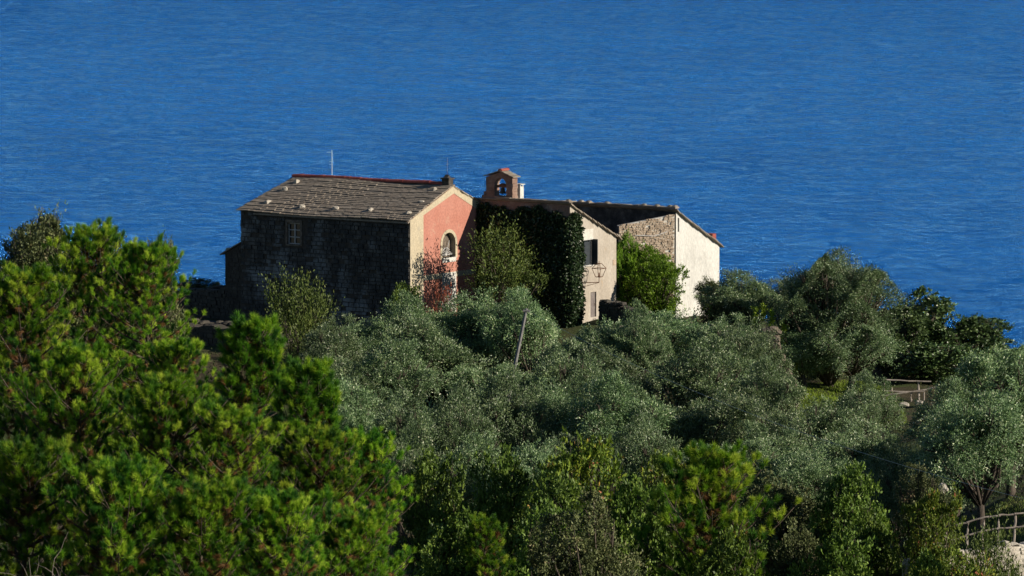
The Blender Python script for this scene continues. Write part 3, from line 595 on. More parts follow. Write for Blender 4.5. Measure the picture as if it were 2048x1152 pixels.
def masonry(fr, u0, u1, z0, top, ops=(), seed=0, row=.17, proud=.035, L=(.2, .5), skip=0.0):
    """rubble stones laid in wavering rows, each a rough block a few centimetres proud of the wall"""
    rd = random.Random(seed); mb = MB(); z = z0; r = 0
    while z < max(top(u0), top(u1), top((u0+u1)/2)):
        h = row*rd.uniform(.7, 1.35); u = u0-rd.uniform(0, .2)
        while u < u1:
            l = rd.uniform(*L); a = max(u, u0)+.01; b = min(u+l, u1)-.01; u += l
            if b-a < .06 or rd.random() < skip: continue
            zz1 = min(z+h-.015, top(a), top(b))
            if zz1-z < .05: continue
            if any(a < o[1]+.02 and b > o[0]-.02 and z < o[3]+.02 and zz1 > o[2]-.02 for o in ops): continue
            p = proud*rd.uniform(.3, 1.5); j = .015
            c = [(a, z), (b, z), (b, zz1), (a, zz1)]; q = [(x+rd.uniform(-j, j), y+rd.uniform(-j, j)) for x, y in c]
            k = .02; cu = (a+b)/2; cz = (z+zz1)/2
            fv = [fr(x+(cu-x)*k*4, y+(cz-y)*k*6, -p*rd.uniform(.8, 1.1)) for x, y in q]; bv = [fr(x, y, .05) for x, y in q]
            mb.add(fv+bv, [(0, 1, 2, 3), (0, 4, 5, 1), (1, 5, 6, 2), (2, 6, 7, 3), (3, 7, 4, 0)])
        z += h; r += 1
    return mb
def slate_roof(y_of, x0, x1, z0, z1, ny, seed, course=.2, thick=.05):
    """courses of overlapping slabs climbing from (x0,z0) to (x1,z1); y_of(t)-> (ya,yb) at fraction t"""
    rd = random.Random(seed); mb = MB(); L = math.hypot(x1-x0, z1-z0); n = int(L/course); sx = (x1-x0)/L; sz = (z1-z0)/L
    for i in range(n):
        t0 = i/n; ya, yb = y_of(t0); y = ya+rd.uniform(-.06, .04)
        s0 = i*L/n; s1 = min(L, s0+course*1.9); row = rd.uniform(-.012, .012)
        while y < yb-.08:
            w = rd.uniform(.28, .62); ye = min(y+w, yb+rd.uniform(-.05, .07)); a0 = s0+rd.uniform(-.03, .03)
            up0 = thick*(1.75+rd.uniform(-.15, .22)); th = thick*rd.uniform(.8, 1.25); sg = .055*sin(ye*.7+i*.12)+row
            def q(s, h): return (x0+sx*s-sz*h, z0+sz*s+sx*h)
            pts = [q(a0, up0-th+sg), q(s1, -.005+sg), q(s1, th*.8+sg), q(a0, up0+sg)]
            mb.add([(px_, y, pz) for px_, pz in pts]+[(px_, ye-.008, pz) for px_, pz in pts], [(0, 1, 2, 3), (7, 6, 5, 4), (0, 4, 5, 1), (1, 5, 6, 2), (2, 6, 7, 3), (3, 7, 4, 0)])
            y = ye
    return mb

# ------------------------------------------------------------------ chapel (origin = near corner at ground level)
CO = P(820, 440, 296); GZ = -1.0
ch = empty('chapel', (CO.x, CO.y, GZ), RZ, 'chapel with a pink plastered gable front, dark stone side wall and grey slate roof', 'chapel')
ZE = CO.z-GZ; WD = 7.9; LN = 11.15; AP = 3.92; RISE = 1.56
ftop = lambda x: ZE+RISE*(1-abs(x-AP)/AP)
# local x runs along the facade, local y along the side wall
fF = lambda u, z, dd: (u, dd, z)             # facade plane y=0, inward = +y
fL = lambda u, z, dd: (dd, u, z)             # side wall plane x=0, inward = +x
win = (7.17, 8.02, ZE-1.66, ZE-.52)
mb = MB()
panel(mb, fL, [.0, LN], 0, lambda u: ZE-.02, [win])
panel(mb, lambda u, z, dd: (WD-dd, u, z), [0, LN], 0, lambda u: ZE-.02)
panel(mb, lambda u, z, dd: (u, LN-.1-dd-.09*u, z), [0, AP, WD], 0, lambda u: ftop(u)-.03)
mb.build('side_wall', M['mortar'], ch)
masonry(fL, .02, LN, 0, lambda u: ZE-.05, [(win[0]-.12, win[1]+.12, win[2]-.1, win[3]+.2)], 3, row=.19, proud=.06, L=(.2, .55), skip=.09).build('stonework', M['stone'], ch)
# side window
mb = MB()
for (a, b, c, d) in ((win[0]-.12, win[0], win[2]-.08, win[3]+.16), (win[1], win[1]+.12, win[2]-.08, win[3]+.16)): mb.box(-.05, .1, a, b, c, d)
mb.box(-.055, .1, win[0], win[1], win[3], win[3]+.16); mb.box(-.08, .1, win[0], win[1], win[2]-.08, win[2])
wf = mb.build('window', M['stone_mid'], ch)
mb = MB(); x = .07
mb.box(x, x+.05, win[0], win[0]+.05, win[2], win[3]); mb.box(x, x+.05, win[1]-.05, win[1], win[2], win[3])
ym = (win[0]+win[1])/2; mb.box(x, x+.05, ym-.035, ym+.035, win[2], win[3])
for k in range(4):
    z = win[2]+(win[3]-win[2])*k/3; z = min(max(z, win[2]+.03), win[3]-.03); 
    for a, b in ((win[0]+.05, ym-.035), (ym+.035, win[1]-.05)): mb.box(x+.003, x+.045, a, b, z-.025, z+.025)
mb.build('frame', M['paintwhite'], wf)
mb = MB(); mb.box(.13, .14, win[0]-.02, win[1]+.02, win[2]-.02, win[3]+.02); mb.build('pane', M['glass'], wf)
# facade with an arched opening
wx0, wx1 = 2.88, 4.06; wc = (wx0+wx1)/2; wr = (wx1-wx0)/2; wz0 = ZE-2.22; wzs = ZE-.90-wr
wztop = wzs+wr+.001
mb = MB(); panel(mb, fF, [0, AP, WD, wc], 0, lambda u: ftop(u)-.02, [(wx0, wx1, wz0, wztop)], depth=.30)
NA = 14
for k in range(NA):
    a0 = pi*k/NA; a1 = pi*(k+1)/NA
    p0 = (wc+wr*cos(a0), wzs+wr*sin(a0)); p1 = (wc+wr*cos(a1), wzs+wr*sin(a1)); cx = wx1 if k < NA/2 else wx0
    mb.add([(p0[0], 0, p0[1]), (p1[0], 0, p1[1]), (p1[0], 0, wztop), (p0[0], 0, wztop)], [(0, 1, 2, 3)])
mb.build('facade', M['pink'], ch)
mb = MB()                                     # curved reveal and inner sill, yellow
for k in range(NA):
    a0 = pi*k/NA; a1 = pi*(k+1)/NA; r = wr-.004
    mb.add([(wc+r*cos(a0), -.002, wzs+r*sin(a0)), (wc+r*cos(a1), -.002, wzs+r*sin(a1)), (wc+r*cos(a1), .3, wzs+r*sin(a1)), (wc+r*cos(a0), .3, wzs+r*sin(a0))], [(0, 1, 2, 3)])
for s in (-1, 1): mb.add([(wc+s*(wr-.004), -.002, wz0), (wc+s*(wr-.004), -.002, wzs), (wc+s*(wr-.004), .3, wzs), (wc+s*(wr-.004), .3, wz0)], [(0, 1, 2, 3)])
Rv = .17                                       # painted surround
for k in range(NA):
    a0 = pi*k/NA; a1 = pi*(k+1)/NA; r0 = wr; r1 = wr+Rv
    mb.prism([(wc+r0*cos(a0), .01, wzs+r0*sin(a0)), (wc+r1*cos(a0), .01, wzs+r1*sin(a0)), (wc+r1*cos(a1), .01, wzs+r1*sin(a1)), (wc+r0*cos(a1), .01, wzs+r0*sin(a1))], (0, -.03, 0))
mb.box(wx0-Rv, wx0, -.02, .01, wz0-.05, wzs); mb.box(wx1, wx1+Rv, -.02, .01, wz0-.05, wzs)
aw = mb.build('arched_window', M['yellow'], ch)
mb = MB(); mb.box(wx0-.02, wx1+.02, -.05, .3, wz0-.24, wz0, fn=None); mb.build('sill', M['white'], aw)
mb = MB(); gz = wz0+.12; yy = .18             # sun ray grille of white bars
for k in range(9):
    a = radians(6+k*21); r0 = .05; r1 = .38 if k % 3 else .80
    r1 = min(r1, wr-.02) if (k < 2 or k > 6) else r1
    mb.tube([(wc+r0*cos(a), yy, gz+r0*sin(a)), (wc+r1*cos(a), yy, gz+r1*sin(a))], .024, 5)
for R_ in (.38,): mb.tube([(wc+R_*cos(a), yy, gz+R_*sin(a)) for a in np.linspace(0, pi, 12)], .028, 5)
mb.tube([(wc-wr, yy, gz), (wc+wr, yy, gz)], .018, 5); mb.rock((wc, yy, gz+.02), .06, .03, .06, random.Random(1))
mb.build('grille', M['paintwhite'], aw)
mb = MB(); mb.box(wx0-.05, wx1+.05, .29, .30, wz0-.05, wztop+.02); mb.build('pane', M['stone_mid'], aw)
# yellow painted bands: corner pilaster, gable bands, string course
mb = MB(); y0, y1 = -.016, .004; pw = 1.18
mb.prism([(0, y1, 0), (pw, y1, 0), (pw, y1, ftop(pw)-.30), (0, y1, ftop(0)-.03)], (0, y0-y1, 0))
mb.prism([(WD-.95, y1, 0), (WD, y1, 0), (WD, y1, ftop(WD)-.03), (WD-.95, y1, ftop(WD-.95)-.45)], (0, y0-y1, 0))
mb.prism([(0, y1, ftop(0)-.03), (pw, y1, ftop(pw)-.30), (AP, y1, ftop(AP)-.42), (AP, y1, ftop(AP)-.03)], (0, y0-y1-.002, 0))
mb.prism([(AP, y1, ftop(AP)-.03), (AP, y1, ftop(AP)-.42), (WD-.95, y1, ftop(WD-.95)-.62), (WD-.3, y1, ftop(WD-.3)-.62), (WD, y1, ftop(WD)-.03)], (0, y0-y1-.004, 0))
mb.build('corner_band', M['yellow'], ch)
mb = MB(); mb.box(pw, WD-.95, -.018, .004, ZE-3.28, ZE-3.0); mb.build('string_course', M['yellow'], ch)
mb = MB(); mb.box(wx0-.02, wx1+.05, -.03, .004, ZE-5.2, ZE-3.02, fn=None); dr = mb.build('door_surround', M['white'], ch)
mb = MB(); mb.box(wx0+.2, wx1-.2, -.045, -.02, ZE-6.4, ZE-5.2); mb.build('door', M['door'], ch)
# roof
OV = .22
yl = lambda t: (-.08, LN+.12-.85*t)
k = RISE/AP
roof = slate_roof(yl, -OV, AP, ZE-OV*k, ZE+RISE, 22, 7, course=.2)
roof2 = slate_roof(yl, WD+OV, AP, ZE-OV*k, ZE+RISE, 22, 8, course=.2)
roof.add(roof2.v, roof2.f)
roof.prism([(-OV+.05, 0, ZE-OV*k-.02), (AP, 0, ZE+RISE-.03), (WD+OV-.05, 0, ZE-OV*k-.02), (WD+OV-.05, 0, ZE-OV*k-.10), (AP, 0, ZE+RISE-.12), (-OV+.05, 0, ZE-OV*k-.10)], (0, 10.2, 0))
ro = roof.build('roof', M['slate'], ch)
mb = MB(); rd = random.Random(4); y = .45
while y < LN-.85:
    l = .38; a = MB(); zc = ZE+RISE+.015+.02*sin(y); 
    arc = [(AP+.15*cos(t), zc+.15*sin(t)) for t in np.linspace(0, pi, 7)]; r2 = [(AP+.125*cos(t), zc+.125*sin(t)-.005) for t in np.linspace(pi, 0, 7)]
    up = rd.uniform(.0, .025)
    mb.prism([(p[0], y, p[1]+up) for p in arc+r2], (rd.uniform(-.01, .01), l-.02, -.02)); y += l-.03
mb.build('ridge_tiles', M['tile'], ro)
# small ridge stub with rod
mb = MB(); mb.box(AP-.2, AP+.2, .18, .62, ZE+RISE-.1, ZE+RISE+.32, j=.02); mb.box(AP-.26, AP+.26, .12, .68, ZE+RISE+.32, ZE+RISE+.39, j=.015)
mb.prism([(AP-.15, .3, ZE+RISE+.39), (AP+.15, .3, ZE+RISE+.39), (AP, .3, ZE+RISE+.55)], (0, .25, 0))
cm_ = mb.build('chimney', M['mortar'], ro)
mb = MB(); mb.tube([(AP, .42, ZE+RISE+.5), (AP+.02, .42, ZE+RISE+1.45)], .012, 5); mb.tube([(AP-.12, .42, ZE+RISE+1.1), (AP+.12, .42, ZE+RISE+1.1)], .009, 4); mb.build('lightning_rod', M['iron'], cm_)
# stones weighing the slates down
def roof_pt(px, py):
    v = P(px, py, 300)-Vector((0, 0, CZ)); o = Vector((0, 0, CZ)); q = CO+Vector((0, 0, 0)); nrm = (E1*-k+Vector((0, 0, 1))).normalized()
    t = (q+Vector((0, 0, .06))-o).dot(nrm)/v.dot(nrm); return o+v*t
STN = [(604, 415, .26, .16, 'pale stone on the eave, the first from the left in the bottom row'), (671, 418, .27, .16, 'pale stone on the eave below the aerial, second in the bottom row'),
       (742, 422, .26, .17, 'pale stone on the eave, third from the left in the bottom row'), (818, 428, .27, .15, 'pale stone on the eave right beside the facade corner'),
       (536, 407, .34, .17, 'long grey stone on the left verge nearest the eave'), (570, 382, .25, .22, 'squat stone halfway up the left verge of the slate roof'),
       (594, 366, .27, .18, 'stone highest on the left verge, just under the ridge'), (843, 406, .26, .13, 'flat stone on the facade side verge, lower middle'), (870, 381, .2, .16, 'small white stone on the facade side verge near the ridge')]
for i, (px, py, a, h, lab) in enumerate(STN):
    p = roof_pt(px, py); mb = MB(); rdx = random.Random(50+i); mb.rock((0, 0, h*.45), a*.62, a*.42, h*.62, rdx, rdx.uniform(-.5, .9))
    o = mb.build('roof_stone', M['rockwhite']); o.location = p; tag(o, lab, 'stone', 'stones weighing down the chapel roof')
# aerial
p = roof_pt(664, 352); an = empty('tv_antenna', p, 0, 'thin metal aerial mast standing on the chapel ridge', 'aerial')
mb = MB(); mb.tube([(0, 0, -.1), (0, 0, 1.4)], .026, 6); mb.build('mast', M['metal'], an)
for zz, l in ((1.28, .28), (.78, .14), (.62, .14)):
    mb = MB(); mb.tube([(-l, 0, zz), (.03, 0, zz)], .010, 4)
    if l > .2:
        for q in (-.28, -.2, -.12): mb.tube([(q, -.16, 1.28), (q, .16, 1.28)], .007, 4)
    mb.build('crossbar', M['metal'], an)


# ------------------------------------------------------------------ lean-to at the far end of the chapel
lz = P(478, 488, 302.6)
lt = empty('lean_to', (0, 0, 0), 0, 'small dark stone lean-to against the far left end of the chapel', 'lean-to')
w0 = CO+E2*LN; fr = lambda u, z, dd: tuple(Vector((w0.x, w0.y, 0))+E2*u+E1*(dd+.1)+Vector((0, 0, z)))
zt0 = P(480, 486, w0.y).z; zt1 = P(445, 506, w0.y+.7).z
tp = lambda u: zt0+(zt1-zt0)*u/1.15
mb = MB(); panel(mb, fr, [0, 1.15], GZ, tp); panel(mb, lambda u, z, dd: fr(1.15-dd, z, u), [0, 2.6], GZ, lambda u: tp(1.15)); 
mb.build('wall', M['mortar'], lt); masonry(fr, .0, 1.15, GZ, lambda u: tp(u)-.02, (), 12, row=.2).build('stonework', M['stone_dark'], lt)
mb = MB()
for i in range(5):
    u0 = i*.27-.02; u1 = u0+.36; a = Vector(fr(u0, tp(u0)+.07, -.12)); 
    mb.prism([fr(u0, tp(u0)+.03, -.14), fr(u1, tp(u1)+.02, -.12), fr(u1, tp(u1)+.09, -.12), fr(u0, tp(u0)+.08, -.14)], E1*2.9)
mb.rock(fr(1.05, tp(1.05)+.14, .2), .16, .12, .09, random.Random(3))
mb.build('roof', M['slate'], lt)

# ------------------------------------------------------------------ ivy covered house with bell gable
IA = Vector((-1.778, 301.066, 6.557)); IB = Vector((3.045, 297.689, 0))
ih = empty('plastered_house', (IB.x, IB.y, GZ), RZ, 'tall house with a tan plastered gable wall beside the ivy, bell gable on its top', 'house')
ZT = 6.62-GZ; LI = 6.1; WI = 4.36; DR = 1.98
it = lambda x: ZT-DR*x/WI
dwin = (1.22, 2.08, ZT-3.40, ZT-2.06); ddoor = (1.93, 2.47, ZT-6.2, ZT-4.87)
mb = MB(); panel(mb, lambda u, z, dd: (u, dd, z), [0, WI], 0, lambda u: it(u)-.02, [dwin, ddoor], depth=.16)
mb.build('gable_wall', M['tan'], ih)
mb = MB(); panel(mb, lambda u, z, dd: (dd, u, z), [0, LI+1.5], 0, lambda u: ZT-.02)
panel(mb, lambda u, z, dd: (WI-dd, u, z), [0, LI+1.5], 0, lambda u: it(WI)-.02); panel(mb, lambda u, z, dd: (u, LI+1.5-dd, z), [0, WI], 0, lambda u: it(u)-.02)
mb.build('front_wall', M['rosy'], ih)
mb = MB(); mb.box(1.2, 2.16, -.012, .004, ZT-2.04, ZT-1.5); mb.build('render_patch', M['patch'], ih); mb = MB(); mb.box(WI-.35, WI-.02, -.012, .004, ZT-3.6, ZT-3.3); mb.build('render_patch', M['stone_warm'], ih)
# window with shutters
mb = MB(); a, b, c, d = dwin; mb.box(a, b, .06, .12, c, c+.05); mb.box(a, a+.05, .06, .12, c+.05, d-.05); mb.box(b-.05, b, .06, .12, c+.05, d-.05); mb.box(a, b, .06, .12, d-.05, d)
wv = mb.build('window', M['paintwhite'], ih)
mb = MB(); mb.box(a+.05, b-.05, .1, .11, c+.05, d-.05); mb.build('pane', M['glass'], wv)
mb = MB(); mb.box(a+.02, a+.52, -.045, -.01, c+.02, d-.10)
for z in np.arange(c+.1, d-.2, .09): mb.box(a+.07, a+.47, -.055, -.045, z, z+.05)
mb.build('shutter', M['shutter'], wv)
mb = MB(); mb.box(b-.04, b, -.36, -.02, c+.0, d+.02); mb.box(b-.22, b-.12, .03, .055, c+.05, d-.05)
for z in np.arange(c+.1, d-.1, .09): mb.box(b-.048, b-.04, -.32, -.06, z, z+.05)
mb.build('shutter', M['shutter'], wv)
mb = MB(); mb.box(a-.06, b+.06, -.06, .1, d+.0, d+.07); mb.build('lintel', M['white'], wv); mb = MB(); mb.box(a-.06, b+.06, -.05, .1, c-.06, c); mb.build('sill', M['white'], wv)
a, b, c, d = ddoor; mb = MB(); mb.box(a, b, .07, .10, c, d)
for q in np.arange(a+.1, b-.03, .13): mb.box(q, q+.012, .062, .07, c+.02, d-.02)
do = mb.build('door', M['door'], ih); mb = MB(); mb.tube([(b-.08, .05, c+.7), (b-.08, .02, c+.7), (b-.08, .02, c+.6)], .014, 5); mb.build('handle', M['iron'], do)
# roof (falls away behind)
mb = slate_roof(lambda t: (-.16, LI+1.5), WI+.38, -.12, it(WI+.38)-.02, ZT+.03, 20, 17, course=.24)
mb.prism([(-.1, -.05, ZT+.01), (WI+.36, -.05, it(WI+.36)-.02), (WI+.36, -.05, it(WI+.36)-.10), (-.1, -.05, ZT-.05)], (0, LI+1.4, 0))
rd = random.Random(9); y = -.1
while y < 4.3:
    l = rd.uniform(.3, .6); mb.box(-.2, .12, y, y+l-.02, ZT+.035, ZT+.085+rd.uniform(0, .03), j=.012); y += l
ir = mb.build('roof', M['slate'], ih)
# bell gable
bg_ = MB(); Y0, Y1 = LI-.35-.2+.0, LI-.35-.2-1.72   # 5.55 .. 3.83 along the wall
Y0, Y1 = 5.42, 3.68; oy0, oy1 = 4.86, 4.12; zb = ZT+.09; zo = ZT+.15; zs = ZT+.78; zt = ZT+1.12; T_ = .48
def bx(y0, y1, z0, z1, j=.012): bg_.box(.02, T_, min(y0, y1), max(y0, y1), z0, z1, j=j)
bg_.box(.0, T_+.03, Y1, Y0+.25, ZT-.02, zo, j=.01); bg_.box(.01, T_, Y0, Y0+.13, zo, zo+.22, j=.02)
for i in range(7):
    z0 = zo+i*(zt-zo)/7; z1 = z0+(zt-zo)/7; bx(oy0+.0, Y0-rd.uniform(0, .03), z0, z1-.008); bx(Y1+rd.uniform(0, .03), oy1, z0, z1-.008)
oc = (oy0+oy1)/2; orr = (oy0-oy1)/2; n_ = 8
for i in range(n_):
    a0 = pi*i/n_; a1 = pi*(i+1)/n_; q0 = (oc+orr*cos(a0), zs+orr*sin(a0)*.9); q1 = (oc+orr*cos(a1), zs+orr*sin(a1)*.9)
    zz = ZT+1.13; e0 = (oc+orr*cos(a0), zz); e1_ = (oc+orr*cos(a1), zz)
    bg_.prism([(.02, q0[0], q0[1]), (.02, q1[0], q1[1]), (.02, e1_[0], e1_[1]), (.02, e0[0], e0[1])], (T_-.03, 0, 0))
bg_.prism([(.01, Y1, zt), (.01, Y0, zt), (.01, oc-.03, zt+.32)], (T_, 0, 0))
bgo = bg_.build('bell_gable', M['rosy'], ih); bgo['label'] = 'small open bell gable of old reddish plaster with an arched opening'
mb = MB(); 
for s, ye in ((1, Y0+.1), (-1, Y1-.12)):
    for i in range(3):
        f0 = i/3; f1 = (i+1.25)/3; ya = ye+(oc-.03-ye)*f0; yb = ye+(oc-.03-ye)*min(1, f1); za = zt+.0+.33*f0; zb_ = zt+.0+.33*min(1, f1)
        mb.prism([(-.12, ya, za+.05), (-.12, yb, zb_+.03), (-.12, yb, zb_+.07), (-.12, ya, za+.10)], (T_+.22, 0, 0))
mb.build('bell_gable_roof', M['slate'], bgo)
mb = MB(); 
for i in range(3):
    xx = -.06+i*.23; arc = [(oc-.03+.16*cos(t), zt+.38+.11*sin(t)) for t in np.linspace(0, pi, 7)]; arc += [(oc-.03-.13, zt+.37), (oc-.03+.13, zt+.37)]
    mb.prism([(xx, p_[0], p_[1]) for p_ in arc], (.22, 0, .02))
mb.build('cap_tiles', M['tile'], bgo)
mb = MB(); prof = [(.02, .32), (.09, .30), (.12, .22), (.14, .1), (.19, 0), (.17, -.005)]; n_ = 12
vs = [(.25+r*cos(2*pi*k_/n_), oc+r*sin(2*pi*k_/n_), zo+.14+z) for r, z in prof for k_ in range(n_)]
mb.add(vs, [(i*n_+k_, i*n_+(k_+1) % n_, (i+1)*n_+(k_+1) % n_, (i+1)*n_+k_) for i in range(len(prof)-1) for k_ in range(n_)])
mb.tube([(.25, oc, zo+.2), (.25, oc, zo+.08)], .03, 6); mb.build('bell', M['bronze'], bgo, smooth=True)
mb = MB(); mb.box(.19, .33, oy1+.01, oy0-.01, zo+.46, zo+.58, j=.01); mb.tube([(.25, oc, zo+.5), (.25, oc, zo+.42)], .05, 6); mb.rock((.25, oc, zo+.6), .08, .2, .07, random.Random(2)); mb.build('yoke', M['iron'], bgo)
mb = MB(); mb.box(.56, .88, 3.58, 3.90, it(1.1)-.2, ZT+.66, j=.01); chm = mb.build('chimney', M['white'], ih)
mb = MB(); mb.box(.52, .94, 3.52, 3.96, ZT+.76, ZT+.80, j=.01)
for x_ in (.60, .84):
    for y_ in (3.62, 3.86): mb.box(x_-.03, x_+.03, y_-.03, y_+.03, ZT+.65, ZT+.77)
mb.build('chimney_cap', M['patch'], chm)
# ivy on the front wall, wrapping the corner
rng = np.random.default_rng(33)
def on_house(lx, ly, lz): return np.array([IB.x, IB.y, GZ])+np.outer(lx, np.array(E1))+np.outer(ly, np.array(E2))+np.outer(lz, np.array([0, 0, 1.]))
n1 = 42000; ly = rng.uniform(-.05, LI+.1, n1); topz = ZT-.38-.13*np.sin(ly*2.1)-.09*np.sin(ly*5.3+1)-.05*np.sin(ly*13)-.25*(ly < .5); lz = rng.uniform(0, 1, n1)*topz
lx = -np.abs(rng.normal(0.04, .09, n1))-.05*(1+np.sin(ly*3+lz*2.2))*rng.random(n1)
n2 = 15000; lx2 = np.abs(rng.beta(1.0, 1.6, n2)); z2 = rng.uniform(0, 1, n2)*(ZT-.55)
wid = .60+.42*np.clip((ZT-.7-z2)/1.2, 0, 1)+.10*np.sin(z2*3.1)+.07*np.sin(z2*8.2)-.15*np.exp(-((z2-(ZT-4.3))/.5)**2); wid = np.where(z2 > ZT-1.3, .42+.2*np.sin(z2*5)+.15, wid)
wid = np.clip(wid, .3, 1.2); lx2 = rng.uniform(-.1, 1, n2)*wid; ly2 = -np.abs(rng.normal(.05, .09, n2))-.05*(1+np.sin(z2*4.5+lx2*6))*rng.random(n2)
pos = np.concatenate([on_house(lx, ly, lz), on_house(lx2, ly2, z2)])
nn = np.concatenate([np.tile(-np.array(E1), (n1, 1)), np.tile(-np.array(E2), (n2, 1))])
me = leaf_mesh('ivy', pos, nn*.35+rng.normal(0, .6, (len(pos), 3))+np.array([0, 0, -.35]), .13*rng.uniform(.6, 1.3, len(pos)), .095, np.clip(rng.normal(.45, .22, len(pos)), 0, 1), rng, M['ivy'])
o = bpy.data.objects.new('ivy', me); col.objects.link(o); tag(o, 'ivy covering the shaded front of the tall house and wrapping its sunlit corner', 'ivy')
# wall lantern on its bracket
lp = np.array([IB.x, IB.y, GZ])+np.array(E1)*1.12+np.array([0, 0, ZT-4.28])
la = empty('wall_lantern', tuple(lp), RZ, 'rusty iron lantern frame on a bracket beside the ivy', 'lantern')
mb = MB(); mb.tube([(0, 0, 0), (.25, -.45, .0), (.5, -.75, .02)], .022, 5); mb.tube([(0, 0, -.25), (.5, -.75, 0)], .014, 5); mb.tube([(.5, -.75, 0), (.5, -.75, .3)], .02, 5); mb.build('bracket', M['iron'], la)
mb = MB(); c = (.5, -.75); 
sq = lambda r, z: [(c[0]+r*sx_, c[1]+r*sy_, z) for sx_, sy_ in ((-1, -1), (1, -1), (1, 1), (-1, 1))]
lo, mid_, hi = sq(.13, .3), sq(.27, .75), sq(.1, 1.0)
for i in range(4):
    for q in (lo, mid_, hi): mb.tube([q[i], q[(i+1) % 4]], .016, 4)
    mb.tube([lo[i], mid_[i]], .016, 4); mb.tube([mid_[i], hi[i]], .016, 4)
mb.tube([(c[0], c[1], 1.0), (c[0], c[1], 1.14)], .02, 5); mb.tube([(c[0], c[1], .3), (c[0], c[1], .52)], .025, 5); mb.build('cage', M['iron'], la)

# ------------------------------------------------------------------ rear stone house with white gable
RB = P(1352, 418, 304.5)
sh = empty('stone_house', (RB.x, RB.y, GZ), RZ, 'rear house with a white plastered gable wall at the right end of the group', 'house')
ZR = RB.z-GZ; WR = 4.3; DRR = 2.15; LR = 9.0; rt = lambda x: ZR-DRR*x/WR
slit = (.17, .32, ZR-1.25, ZR-.5)
mb = MB(); panel(mb, lambda u, z, dd: (u, dd, z), [0, WR], -1.5, lambda u: rt(u)-.02, [slit], depth=.2); mb.build('gable_wall', M['white'], sh)
mb = MB(); mb.box(.05, .25, .19, .2, slit[2]-.02, slit[3]+.02); mb.box(.1, .4, .21, .22, slit[2]-.02, slit[3]+.02); mb.build('slit_window', M['stone_dark'], sh)
mb = MB(); panel(mb, lambda u, z, dd: (dd, u, z), [0, LR], -1.5, lambda u: ZR-.02); panel(mb, lambda u, z, dd: (WR-dd, u, z), [0, LR], -1.5, lambda u: rt(WR)-.02); panel(mb, lambda u, z, dd: (u, LR-dd, z), [0, WR], -1.5, lambda u: rt(u)-.02)
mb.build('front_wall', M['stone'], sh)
mb = MB(); rd = random.Random(8)
mb = slate_roof(lambda t: (-.18, LR), WR+.22, -.18, rt(WR+.22)-.02, ZR+.05, 20, 27, course=.24)
mb.prism([(-.15, -.10, ZR+.03), (WR+.2, -.10, rt(WR+.2)-.02), (WR+.2, -.10, rt(WR+.2)-.12), (-.15, -.10, ZR-.06)], (0, LR, 0))
y = -.15
while y < 7.2:
    l = rd.uniform(.25, .55); mb.box(-.30, .1, y, y+l-.015, ZR+.04, ZR+.09+rd.uniform(0, .05), j=.015)
    if rd.random() < .4: mb.rock((-.1, y+.15, ZR+.15), .12, .15, .07, rd)
    y += l
rr = mb.build('roof', M['slate'], sh)
mb = MB(); mb.box(WR-.45, WR-.1, .15, .55, rt(WR-.3)-.05, rt(WR-.3)+.38, j=.01); mb.build('chimney', M['tile'], rr)
mb = MB(); mb.box(3.85, 4.12, -.10, -.02, ZR-5.3, ZR-5.0); mb.box(3.8, 4.17, -.25, .0, ZR-4.98, ZR-4.92); mb.build('lamp', M['metal'], sh)
# courtyard wall of rough sunlit stone between the two houses
q1 = P(1349, 424, 304.0); q0 = Vector((q1.x-3.0, q1.y-1.0, 0)); zl = P(1235, 448, 303.9).z; du = (Vector((q1.x, q1.y, 0))-q0); LQ = du.length; du.normalize(); dn = Vector((-du.y, du.x, 0))
# turn the wall so that it looks a little to the right, into the sun
fq = lambda u, z, dd: tuple(Vector((q0.x, q0.y, z))+du*u+dn*dd)
qt = lambda u: zl+(q1.z-.12-zl)*u/LQ+.05*sin(u*5)
cw = empty('courtyard_wall', (0, 0, 0), 0, 'rough brown stone wall with sloping top between the tan house and the white gable', 'wall')
mb = MB(); panel(mb, fq, list(np.linspace(0, LQ, 8)), -1.5, lambda u: qt(u)-.05); mb.prism([fq(0, qt(0)-.06, 0), fq(LQ, qt(LQ)-.06, 0), fq(LQ, qt(LQ)-.06, .3), fq(0, qt(0)-.06, .3)], (0, 0, .04))
mb.build('mortar', M['patch'], cw)
masonry(fq, 0, LQ, -.5, qt, (), 41, row=.10, proud=.06, L=(.1, .26), skip=.06).build('stonework', M['stone_warm'], cw)
mb = MB(); mb.tube([fq(.9, zl-.55, -.06), fq(2.0, zl-.62, -.09), fq(2.75, zl-.40, -.06)], .02, 5); mb.build('pipe', M['metal'], cw)

